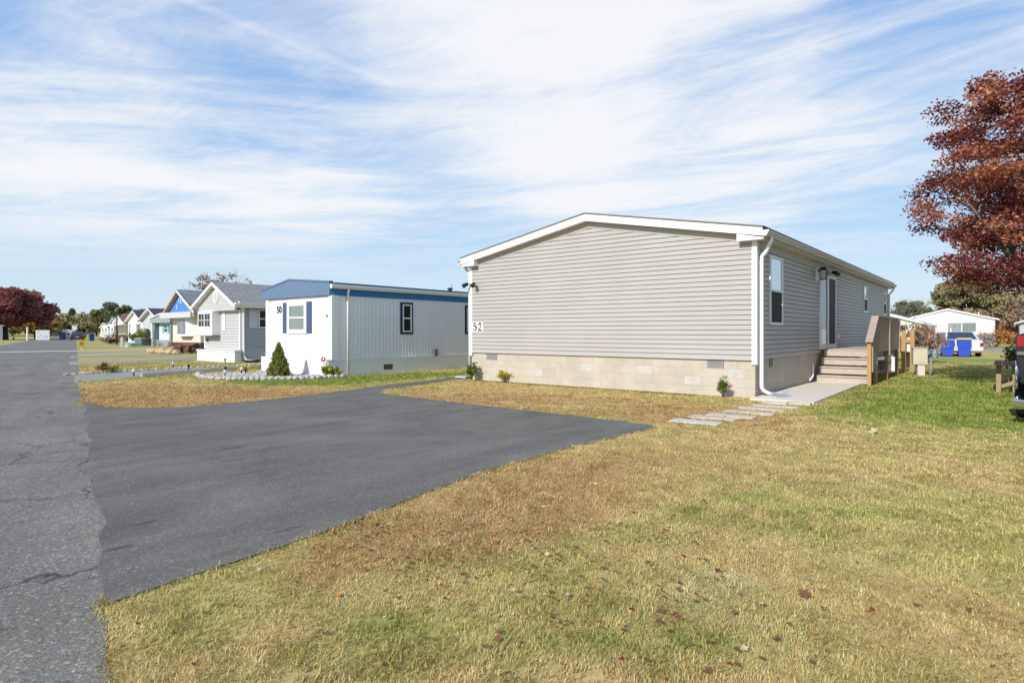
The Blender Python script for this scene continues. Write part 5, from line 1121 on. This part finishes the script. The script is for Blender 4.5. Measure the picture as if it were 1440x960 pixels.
m = MB(); m.prism([(.03, .22), (-.26, .25), (-.30, .30), (-.30, .40), (-.10, .43), (.03, .43)], -WT + .04, -.0, 1); m.build('bumper', CHROME, tk, bevel=.02, seg=2)
MB().box((-.305, -WT/2 - .3, .29), (-.30, -WT/2 + .3, .39)).build('plate_recess', BLACK, tk)
for y in (-.03, -WT + .03): wheel(tk, .85, y, .38, .26); wheel(tk, 5.0, y, .38, .26)
MB().box((.05, -WT + .3, .3), (5.6, -.3, .62)).build('chassis', BLACK, tk)
MB().box((-.036, -.6, 1.02), (-.031, -.34, 1.10)).build('sticker', WHITE, tk)

# ---- rough timber bench beside the truck
bn = thing('timber_bench', 'rough timber table with an attached bench beside the pickup truck', 'bench', (12.35, 15.45, 0), R(231))
TB = M('old_timber', (.36,.28,.18), .85, .1, var=.2, vs=4, stretch=(1,5,5)); TD = M('dark_table_board', (.05,.04,.035), .8, .1, var=.2)
for x, y in ((0,.0),(1.5,.0),(0,.30),(1.5,.30)): MB().box((x-.045,y-.045,-.05),(x+.045,y+.045,.66 if y < .5 else .66)).build('leg', TB, bn)
for x, y in ((.08,.52),(1.5,.52)): MB().box((x-.045,y-.045,-.05),(x+.045,y+.045,.40)).build('leg', TB, bn)
m = MB(); 
for k in range(3): m.box((-.1, -.08 + k*.15, .663), (1.9, .06 + k*.15, .70))
m.build('table_top', TD, bn); m = MB(); m.box((.0,.40,.402),(1.9,.52,.44)).box((.0,.53,.402),(1.9,.66,.44)); m.build('seat', TB, bn)
m = MB(); m.bar((.06,.05,.15),(.06,.5,.36),.04,.08); m.bar((1.55,.05,.15),(1.55,.5,.36),.04,.08); m.box((.05,.13,.56),(1.5,.17,.66)); m.box((.1,.50,.14),(1.5,.54,.22)); m.box((-.06,-.05,.56),(-.045,.35,.655)); m.build('brace', TB, bn)

# ---- street side bits on the left
sg = thing('hump_sign', 'small yellow roadside sign on a white post by the white road line', 'sign', (-35.4, 50.1, 0), AR + R(180)); MB().box((-.05,-.05,-.1),(.05,.05,.38)).build('post', WHITE, sg); MB().box((.055,-.19,.2),(.085,.19,.70)).build('sign_board', M('sign_yellow', (.60,.40,.02), .5, var=.1), sg, bevel=.01)
m = MB(); m.box((.0855,-.11,.52),(.0875,.11,.56)).box((.0855,-.11,.44),(.0875,.11,.48)).box((.0855,-.08,.36),(.0875,.08,.40)); m.build('sign_lettering', M('sign_brown', (.15,.08,.01), .6), sg)
def pedestal(label, loc, hh, mat): t = thing('utility_pedestal', label, 'pedestal', loc, R(20), 'utility pedestals'); MB().box((-.12,-.12,-.1),(.12,.12,hh*.86)).build('casing', mat, t, bevel=.02); MB().lathe([(.17,hh*.86),(.17,hh*.9),(.1,hh)], n=8).build('cap', mat, t)
pedestal('pinkish white utility pedestal near the dark lamp post', (-36.6, 57.2, 0), .9, M('pinkish_casing', (.60,.50,.50), .6)); pedestal('greyish pedestal at the roadside behind the yellow sign', (-60.5, 91, 0), 1.0, M('greyish_casing', (.5,.45,.40), .6))
tb = thing('transformer_box', 'low sea-green utility box on the grass before the grey skip-like box', 'utility box', (-36.3, 58.4, 0), A); MB().box((-.5,-.75,-.05),(.5,.75,.36)).build('casing', M('sea_green', (.22,.42,.34), .5), tb, bevel=.03); MB().box((-.55,-.8,.0),(.55,.8,.06)).build('base', CONC, tb)
tb = thing('grey_box', 'large dark grey box with pale rim left of the turquoise-shuttered home', 'storage box', (-38.4, 63.6, 0), A); MB().box((-.6,-.9,-.05),(.6,.9,.72)).build('casing', M('slate_box', (.13,.15,.17), .6), tb, bevel=.03); MB().box((-.63,-.93,.72),(.63,.93,.78)).build('lid', M('pale_rim', (.5,.5,.48), .6), tb)
lp = thing('street_lamp', 'slender dark lamp post before the pale yellow home', 'street lamp', (-43.2, 66.6, 0)); MB().tube([(0,0,-.2),(0,0,3.6)], [.09,.05], 8).build('post', BLACK, lp); MB().lathe([(.06,3.6),(.16,3.7),(.18,3.95),(.06,4.1)], n=10).build('lamp_head', M('lamp_grey', (.12,.13,.13), .5), lp)
sc_ = thing('garden_flag', 'dark grey garden banner on a pole by the turquoise-shuttered home', 'banner', (-37.3, 62.2, 0), A + R(20)); MB().tube([(0,0,-.1),(0,0,1.75)], .03, 6).build('pole', BLACK, sc_); MB().prism([(.0,.55),(.38,.6),(.42,1.2),(.3,1.7),(.02,1.7)], -.012, .012, 1).build('cloth', M('banner_cloth', (.10,.11,.12), .8, var=.3), sc_); MB().ico((.1,0,1.82), .12, 1).build('finial', WHITE, sc_)
bush('grass_tuft', 'pale ornamental plant at the roadside corner of the next drive', (-14.2, 21.2), (.35, .3, .35), 14, .12, 700, .06, DRY, cat='plant', seed=60); bush('low_plant', 'small green plant beside that roadside clump', (-13.7, 20.9), (.25, .25, .3), 10, .10, 700, .05, GRN, cat='plant', seed=61)
for i, (x, y) in enumerate(((-34.9, 59.4), (-34.2, 59.2))): bush('flower_clump', ['pale flower clump beside the dark banner', 'pale flower clump before the slate porch pillar'][i], (x, y), (.4,.3,.45), 10, .16, 260, .08, leafmat('pale_flower', [(.2,.2,.08),(.5,.45,.3),(.6,.5,.4)]), cat='flowers', seed=62+i)

# ================================================================== trees and shrubs
MAPLE = leafmat('maple_leaf', [(.075,.021,.032), (.215,.06,.057), (.44,.145,.09), (.58,.27,.145)], .34)
def maple():
    random.seed(21); t = thing('maple_tree', 'large purple-red maple overhanging the right edge of the picture', 'tree', (12.85, 14.4, 0))
    cl = []; 
    for _ in range(390):          # layered sprays: leaves sit in flat shelves
        a = random.uniform(0, 2*math.pi); k = random.uniform(.0, 1) ** .5; zz = random.uniform(0, 1)
        env = math.sin(math.pi * min(1, .20 + .80*(1-zz)) ) ** .55 if zz > .15 else .72 + zz
        rr = 2.72 * max(.22, env) * (1 + .12*math.sin(4*a + 9*zz)) * k
        cl.append((rr*math.cos(a), rr*math.sin(a), 2.75 + zz*4.75 - .10*rr, random.uniform(.34, .62)))
    m = MB(); m.tube([(0,0,-.2),(0,0,.2),(.05,.03,1.2),(.0,.06,1.9)], [.30,.22,.18,.17], 12)
    for k in range(7):
        a = 2*math.pi*k/7 + .3; m.tube([(0,.05,1.7), (.5*math.cos(a), .5*math.sin(a), 2.5), (1.3*math.cos(a), 1.3*math.sin(a), 3.7 + .5*(k%3)), (2.1*math.cos(a+.2), 2.1*math.sin(a+.2), 4.4 + .9*(k%3))], [.11,.085,.05,.015], 7)
    m.tube([(0,.06,1.8),(.1,.1,3.6),(-.1,0,5.6),(0,0,7.2)], [.13,.10,.06,.015], 7)
    limbs(m, (0,0,0), [c[:3] for c in random.sample(cl, 60)], .035, 3.4, 5)
    m.build('trunk', BARKG, t, smooth=True)
    crown('crown', t, cl, 980, .042, MAPLE, .36, .5, sj=.4, tint=.42); return t
maple()
RUST = leafmat('rust_leaf', [(.17,.06,.06), (.35,.13,.115), (.48,.21,.17)], .4)
OLIVE = leafmat('olive_leaf', [(.14,.14,.075), (.31,.29,.15), (.46,.40,.21), (.50,.36,.22)], .3); DKG = leafmat('dark_evergreen_leaf', [(.07,.085,.05), (.16,.19,.10), (.26,.28,.14)], .25); AUT = leafmat('autumn_leaf', [(.20,.14,.05), (.40,.26,.08), (.52,.33,.11)], .35); MIXG = leafmat('mixed_green_leaf', [(.09,.11,.035), (.21,.22,.065), (.36,.29,.09)], .3)
ORG = leafmat('orange_leaf', [(.30,.13,.04), (.50,.25,.07), (.56,.34,.12)], .3); REDB = leafmat('red_leaf', [(.16,.015,.01), (.34,.04,.03), (.42,.10,.06)], .3); BRN = leafmat('brown_twig_leaf', [(.24,.155,.11), (.40,.26,.185), (.54,.37,.26)], .2); TWIG = leafmat('grey_twig_leaf', [(.13,.10,.08), (.22,.17,.13), (.30,.23,.17)], .2)
tree('street_tree', 'wide maroon-leaved tree on the left of the street', (-91.6, 110, 0), 2.4, 5.4, (6.1, 6.1, 3.7), 150, 1.5, 210, .26, RUST, .55, None, .6, seed=3, bottom=-.75)
tree('street_tree', 'smaller orange-red tree at the left edge below the maroon one', (-96, 105, 0), 1.5, 3.2, (2.2, 2.2, 1.6), 26, .8, 260, .2, ORG, .2, None, .7, seed=4)
tree('street_tree', 'low yellow-brown tree behind the white panel across the street', (-95.5, 122, 0), 1.2, 2.6, (3.2, 2.4, 1.1), 30, .8, 260, .2, AUT, .2, None, .7, seed=5)
G1 = 'trees beyond the end of the street'
def conifer(label, loc, ht, r, n, leaf, mat, group, seed):
    t = thing('conifer', label, 'tree', loc, 0, group); rg = np.random.default_rng(seed); MB().tube([(0,0,-.2),(0,0,ht*.95)], [ht*.02, .03], 6).build('trunk', BARK, t)
    k = np.floor(rg.random(n)**.8*14)/14; z = ht*(.12 + .88*k) + rg.normal(scale=ht*.012, size=n); a = rg.random(n)*2*np.pi; w = r*np.maximum(.03, 1.02 - z/ht)**.8*(rg.random(n)**.5)*(1+.3*np.sin(a*6 + k*40)); z = z - w*.18
    P = np.stack([w*np.cos(a), w*np.sin(a), z], 1); V, F, at = leafquads(P, leaf*(1+rg.uniform(-.4,.4,n)), np.clip(rg.normal(.5,.25,n),0,1), .3); arrmesh('crown', V, F, mat, t, attr=at)
conifer('blue-green conifer standing above the brown house', (-166, 230, 0), 10.6, 3.9, 2600, .42, DKG, G1, 1)
tree('far_tree', 'dark rounded evergreen left of the tall conifer', (-176, 233, 0), 2, 4.2, (4, 4, 3), 40, 1.3, 120, .4, DKG, .3, G1, .8, seed=11)
tree('far_tree', 'golden autumn tree right of the conifer at the street end', (-144, 214, 0), 2, 4.6, (6.5, 5, 3.6), 60, 1.5, 110, .42, AUT, .3, G1, .8, seed=12)
bare('far_tree', 'bare pale tree rising above the golden one', (-139, 216, 0), 11.5, .5, 6, .25, BARKG, G1, 3, 'tree')
tree('far_tree', 'mixed green and gold tree beside the golden one, nearer the homes', (-126, 204, 0), 2, 5.0, (6, 5, 4), 60, 1.5, 110, .42, MIXG, .3, G1, .8, seed=13)
G2 = 'trees behind the row of homes'
for i, (px, Yd, ztop, rx, mt, lab) in enumerate(((150, 190, 10.2, 4.2, MIXG, 'olive green tree with a ragged top behind the far white homes'), (163, 180, 12.8, 3.4, DKG, 'tall dark evergreen with a forked top behind the pale yellow home'), (174, 176, 10.3, 4.4, DKG, 'broad dark evergreen to the right of the tall forked one'), (136, 196, 8.8, 4.5, OLIVE, 'brownish olive tree left of the ragged one behind the row'), (188, 170, 8.6, 4.5, BRN, 'brown thinning tree behind the roof of the white home with brown shutters'), (199, 165, 7.6, 3.6, OLIVE, 'low olive tree between two roofs above the brown-shuttered home'))):
    x = (px - 720)/856.75*Yd; ztop -= 2.4; tree('row_tree', lab, (x, Yd, 0), ztop*.3, ztop*.60, (rx, rx, ztop*.40), 60, 1.25, 150, .36, mt, .28, G2, .8, seed=30+i)
random.seed(77)
cl = [((px - 720)/856.75*y, y, random.uniform(.5, 1)*z, random.uniform(1.6, 2.6)) for px, y, z in [(random.uniform(-90, 262), random.uniform(200, 250), random.uniform(3.5, 7.5)) for _ in range(380)]]
tag(crown('woodland', None, cl, 40, .55, OLIVE, .85, .1), 'low mixed woodland far behind the row of homes', kind='stuff')
# half bare tree behind the light grey home
random.seed(9); t = bare('half_bare_tree', 'half bare tree with bronze leaves behind the roof of the light grey home', (-28.3, 60, 0), 7.6, .62, 7, .2, BARKG, None, 8, 'tree')
cl = [(random.uniform(-2.9, -.6), random.uniform(-1.5,1.5), random.uniform(5.6, 7.1), random.uniform(.3, .55)) for _ in range(30)] + [(random.uniform(-.6, 2.6), random.uniform(-1.5,1.5), random.uniform(5.8, 7.2), random.uniform(.25, .4)) for _ in range(16)]
crown('leaves', t, cl, 110, .10, leafmat('bronze_leaf', [(.10,.06,.03), (.24,.13,.05), (.34,.19,.06)], .3), .7, .2)
for i, (x, y) in enumerate(((-41.8, 68.2), (-39.9, 66.4))): bush('round_evergreen', ['rounded dark green evergreen behind the lamp post', 'rounded green evergreen just right of the lamp post, beside the grey box'][i], (x, y), (.95,.95,1.75), 50, .34, 330, .09, EVER, 'round evergreens before the brown-shuttered home', seed=40+i)
bush('dry_hedge', 'brown dried hedge along the roadside before the far homes', (-53, 81), (1.7, 1.2, .8), 30, .36, 260, .13, BRN, seed=44); bush('dark_hedge', 'dark low hedge under the porch of the pale yellow home', (-61, 95.5), (2.6, 1.2, 1.1), 40, .5, 160, .13, DKG, seed=45); bush('brown_barrel_bush', 'dark brown low bush at the foot of the lamp post', (-45.5, 69.5), (.6,.6,.75), 16, .26, 260, .09, leafmat('dark_brown_leaf', [(.05,.02,.012),(.1,.045,.02)]), seed=46); bush('house_bush', 'dark green bush before the brown house at the street end', (-148, 205), (4, 2, 2.3), 30, .8, 120, .3, DKG, seed=47)

# right hand background
tree('oak_tree', 'big olive-brown tree behind the white gabled home', (69.0, 92, 0), 3.2, 6.4, (4.5, 4.4, 4.5), 105, 1.0, 330, .19, OLIVE, .5, None, .7, seed=51, bottom=-.8)
tree('far_right_tree', 'smaller dark green tree left of the big olive one', (64.5, 98, 0), 2, 4.0, (3.0, 3.0, 2.6), 40, .9, 200, .24, DKG, .3, None, .8, seed=52)
bare('bare_tree', 'leafless tree above the end of the grey home', (56.5, 88, 0), 7.6, .62, 7, .18, BARKG, None, 14, 'tree')
bare('bare_tree', 'leafless greyish tree to the right of the big olive tree', (83, 98, 0), 8.6, .6, 7, .2, BARKG, None, 15, 'tree')
random.seed(78)
cl = [((px - 720)/856.75*y, y, random.uniform(.3, 1)*z, random.uniform(1.2, 2.0)) for px, y, z in [(random.uniform(1230, 1350), random.uniform(110, 125), 4.6) for _ in range(120)] + [(random.uniform(1385, 1560), random.uniform(100, 125), random.uniform(4.5, 8.5)) for _ in range(200)]]
tag(crown('woodland', None, cl, 90, .3, BRN, .9, .1), 'brown thinning woodland behind the white homes on the right', kind='stuff')
bush('brown_bush', 'large reddish brown twiggy bush beside the meter pedestal', (19.0, 28.0), (.85, .8, 1.85), 90, .28, 640, .05, BRN, seed=53, stems=30, cat='bush')
bush('tall_dry_grass', 'brown plume-like dry bush just behind the pine posts', (15.75, 24.2), (.5, .5, 1.95), 50, .22, 620, .05, leafmat('plume_leaf', [(.16,.10,.07),(.28,.19,.13),(.36,.26,.18)], .2), seed=54, stems=24, cat='bush')
bush('green_shrub', 'green leafy shrub standing left of the pickup truck', (16.05, 19.4), (.33, .33, 1.3), 36, .18, 620, .045, leafmat('shrub_leaf', [(.04,.07,.015),(.12,.16,.04),(.24,.27,.09)], .35), seed=55)
bush('golden_shrub', 'golden orange shrub at the right corner of the white gabled home', (46.5, 58.5), (2.0, 1.4, 1.6), 50, .5, 260, .11, ORG, seed=56); bush('red_shrub', 'scarlet shrub behind the golden one', (57.0, 70), (.8,.8,2.0), 30, .45, 220, .14, REDB, seed=57); bush('rust_shrub', 'rust brown tall shrub between the white gabled home and the scarlet shrub', (56.2, 72), (1.8,1.5,3.6), 60, .6, 220, .14, BRN, seed=58); bush('white_flower_bush', 'pale withered bush between the white sedan and golden shrub', (42.0, 54.5), (1.3, 1.0, 1.3), 30, .4, 240, .1, leafmat('pale_wither_leaf', [(.25,.22,.2),(.5,.45,.42)], .3), seed=59)

# ================================================================== grass blades and fallen leaves
def grass():
    n = 900000; r0, r1 = 1.75, 34.; e = .62
    r = (r0**e + RNG.random(n)*(r1**e - r0**e))**(1/e); th = R(90) + RNG.uniform(-1, 1, n)*R(52); x = r*np.cos(th); y = r*np.sin(th)
    # tufts: pull most blades towards random tuft centres
    k = np.ones(n, bool)
    jx, jy = x + .055*fbm(x, y, .12, 101, 2), y + .055*fbm(x, y, .12, 103, 2)
    for p in PAVED[:6]: k &= ~inside(p, jx, jy)
    for p in FOOT: k &= ~inside(p, x, y)
    for p in (bed,): k &= ~inside(p, x, y)
    k &= vnoise(x, y, .06, 91) + .4*vnoise(x, y, .5, 92) > .26
    for px, py, _ in STONE:
        dx, dy = x - px, y - py; c, s = math.cos(A - R(90)), math.sin(A - R(90)); u_, v_ = dx*c + dy*s, -dx*s + dy*c; k &= ~((abs(u_) < .38) & (abs(v_) < .13))
    for p in SOIL: k &= ~(inside(p, x, y) & (RNG.random(n) < .85))
    x, y, r = x[k], y[k], r[k]; n = len(x)
    # straggling blades along the near edges of the drive and the street
    ex, ey = [], []
    for pl in (DRIVE, ROAD):
        for q0, q1 in zip(pl, pl[1:] + pl[:1]):
            q0, q1 = np.array(q0), np.array(q1); ln_ = np.hypot(*(q1 - q0)); md_ = np.hypot(*((q0 + q1)/2))
            if md_ > 24 or ln_ > 8: continue
            cnt = int(ln_*(520 if md_ < 9 else 260)); t_ = RNG.random((cnt, 1)); nn_ = np.array((q1[1]-q0[1], q0[0]-q1[0]))/max(ln_, 1e-6)
            pp = q0 + (q1 - q0)*t_ + nn_*RNG.normal(scale=.022, size=(cnt, 1))*(1 + .6*(vnoise(q0[0] + t_*(q1-q0)[0], q0[1] + t_*(q1-q0)[1], .35, 55) > .55)); ex.append(pp[:, 0]); ey.append(pp[:, 1])
    ex, ey = np.concatenate(ex), np.concatenate(ey)
    off_ = inside(DRIVE, ex, ey) & inside([roadp((3, -.40)), roadp((15, -.40)), roadp((15, .3)), roadp((3, .3))], ex, ey)     # not on the joint between drive and street
    jn_ = inside([roadp((3.95, -.6)), roadp((14.0, -.6)), roadp((14.0, .4)), roadp((3.95, .4))], ex, ey)
    ex, ey = ex[~(off_ | jn_)], ey[~(off_ | jn_)]
    x = np.concatenate([x, ex]); y = np.concatenate([y, ey]); r = np.hypot(x, y); n = len(x)
    c, g, b = turf(x, y); c = c * (1.12 + RNG.normal(scale=.25, size=n).clip(-.55, .7))[:, None]
    mixd = RNG.random(n); pale = mixd < .13*(1 - .75*g); c[pale] = c[pale]*.4 + C_STRAW*.65; gr_ = (mixd > .90); c[gr_] = c[gr_]*.5 + C_GREEN*.5; dk_ = (mixd > .83) & (mixd < .9); c[dk_] = c[dk_]*.55 + C_BROWN*.25
    L = (.018 + .018*RNG.random(n) + .012*g)*(.62 + .95*vnoise(x, y, .22, 95)); w = .0017*np.maximum(1, r/3.2)**.72*(1 + .5*RNG.random(n)); L = L*np.maximum(1, r/9)**.25
    a = RNG.random(n)*2*np.pi; lean = (.55 + .85*RNG.random(n))*(1.15 - .45*g); fl = vnoise(x, y, .3, 97)*6.28*2; a = np.where(RNG.random(n) < .55, fl + RNG.normal(scale=.6, size=n), a)
    dx, dy = np.cos(a), np.sin(a); px, py = -dy*w, dx*w; z0 = -.004*np.ones(n)
    m1 = L*.55; h1 = m1*np.cos(lean*.6); o1 = m1*np.sin(lean*.6); h2 = h1 + L*.45*np.cos(lean*1.25); o2 = o1 + L*.45*np.sin(lean*1.25)
    V = np.stack([np.stack([x-px, y-py, z0], 1), np.stack([x+px, y+py, z0], 1), np.stack([x+dx*o1+px*.8, y+dy*o1+py*.8, h1], 1), np.stack([x+dx*o1-px*.8, y+dy*o1-py*.8, h1], 1), np.stack([x+dx*o2, y+dy*o2, h2], 1)], 1).reshape(-1, 3)
    i = np.arange(n)*5; F = np.concatenate([np.stack([i, i+1, i+2], 1), np.stack([i, i+2, i+3], 1), np.stack([i+3, i+2, i+4], 1)])
    o = arrmesh('grass', V, F, colmat('grass_blade', .8, .25), col=np.repeat(np.clip(c, 0, .9), 5, 0)); tag(o, 'short dry lawn grass, tan with green patches', kind='stuff')
grass()
def leafshape(m, c, s, rz, tilt, lobes=5):
    """curled fallen leaf with pointed lobes"""
    pts = []
    for i in range(lobes*2):
        a = 2*math.pi*i/(lobes*2); q = s*(1 if i % 2 == 0 else .58); u_, v_ = q*math.cos(a), q*math.sin(a)*.85; pts.append((u_, v_, .28*s*(u_/s)**2 + .18*s*abs(v_)/s))
    e = Matrix.Rotation(rz, 3, 'Z') @ Matrix.Rotation(tilt, 3, 'X'); vs = [tuple(e @ Vector((0, 0, 0)) + Vector(c))] + [tuple(e @ Vector(p) + Vector(c)) for p in pts]; k = len(pts)
    m.add(vs, [(0, 1 + i, 1 + (i+1) % k) for i in range(k)])
LM = [M('fallen_brown', (.16,.07,.035), .7, .2, var=.4, vs=9), M('fallen_orange', (.42,.17,.03), .7, .2, var=.3, vs=9), M('fallen_red', (.18,.025,.02), .7, .2, var=.3, vs=9), M('fallen_pale', (.50,.42,.25), .7, .2, var=.2, vs=9)]
random.seed(31); lit = [MB() for _ in LM]
CL = [(-.75, 4.0), (-.45, 3.95), (-.3, 3.6), (.15, 3.45), (-.55, 4.15), (-.2, 3.75), (.25, 4.4), (.9, 4.0), (.75, 3.3), (1.6, 4.6), (-.3, 3.1), (.35, 3.0), (-1.0, 4.3), (1.05, 2.9)]
for k in range(820):
    if random.random() < .45: c = random.choice(CL); x, y = random.gauss(c[0], .32), random.gauss(c[1], .3)
    else:
        r = 1.9 + 20*random.random()**1.6; th = R(90) + random.uniform(-1,1)*R(48); x, y = r*math.cos(th), r*math.sin(th)
    if any(inside(p, np.array([x]), np.array([y]))[0] for p in PAVED[:6] + FOOT) and random.random() < .985: continue
    j = random.choices(range(4), (.64, .17, .12, .07))[0]; leafshape(lit[j], (x, y, random.uniform(.012, .035)), random.uniform(.010, .025), random.uniform(0, 6), random.uniform(-.5, .5), random.choice((5, 5, 6)))
for m, mt, w_ in zip(lit, LM, ('brown', 'orange', 'dark red', 'pale')): tag(m.build('fallen_leaves', mt, norm=False), 'small ' + w_ + ' fallen leaves scattered over the lawn', kind='stuff')
rg_ = random.Random(44); gm = MB()
for k in range(420):      # grit, clippings and leaf scraps blown over the asphalt
    q = loc2w((rg_.uniform(-12, -4.8), rg_.uniform(0, 8)**1.0)); 
    if not inside(DRIVE, np.array([q[0]]), np.array([q[1]]))[0]: continue
    s_ = rg_.uniform(.004, .011) * max(1, math.hypot(*q)/7); a_ = rg_.uniform(0, 6); gm.add([(q[0] + s_*math.cos(a_ + t_)*(1 if j_ % 2 else .4), q[1] + s_*math.sin(a_ + t_)*(1 if j_ % 2 else .4), .0135 + .003*(j_ % 2)) for j_, t_ in enumerate((0, 1.5, 3, 4.6))], [(0, 1, 2, 3)])
tag(gm.build('asphalt_litter', M('pale_scrap', (.45,.38,.26), .8, .2, var=.5, vs=3), norm=False), 'tiny scraps of straw and grit scattered over the driveway', kind='stuff')
for (x, y, s, j, lab) in ((2.45, 3.22, .032, 1, 'single yellow-orange leaf lying upright on the lawn at lower right'), (1.78, 3.02, .03, 1, 'narrow yellow leaf on the lawn left of the upright orange one'), (1.55, 2.88+.35, .038, 0, 'broad pinkish brown leaf on the lawn near the narrow yellow leaf'), (5.05, 8.5, .085, 3, 'large pale yellow leaf on the lawn beyond the stepping stones'), (.2, 2.92, .05, 3, 'pale cream leaf among the brown ones in the foreground lawn')):
    m = MB(); leafshape(m, (0, 0, .035), s, random.uniform(0, 6), .7, 5); o = m.build('fallen_leaf', LM[j], norm=False); o.location = (x, y, 0); tag(o, lab, 'leaf', 'larger fallen leaves on the lawn')
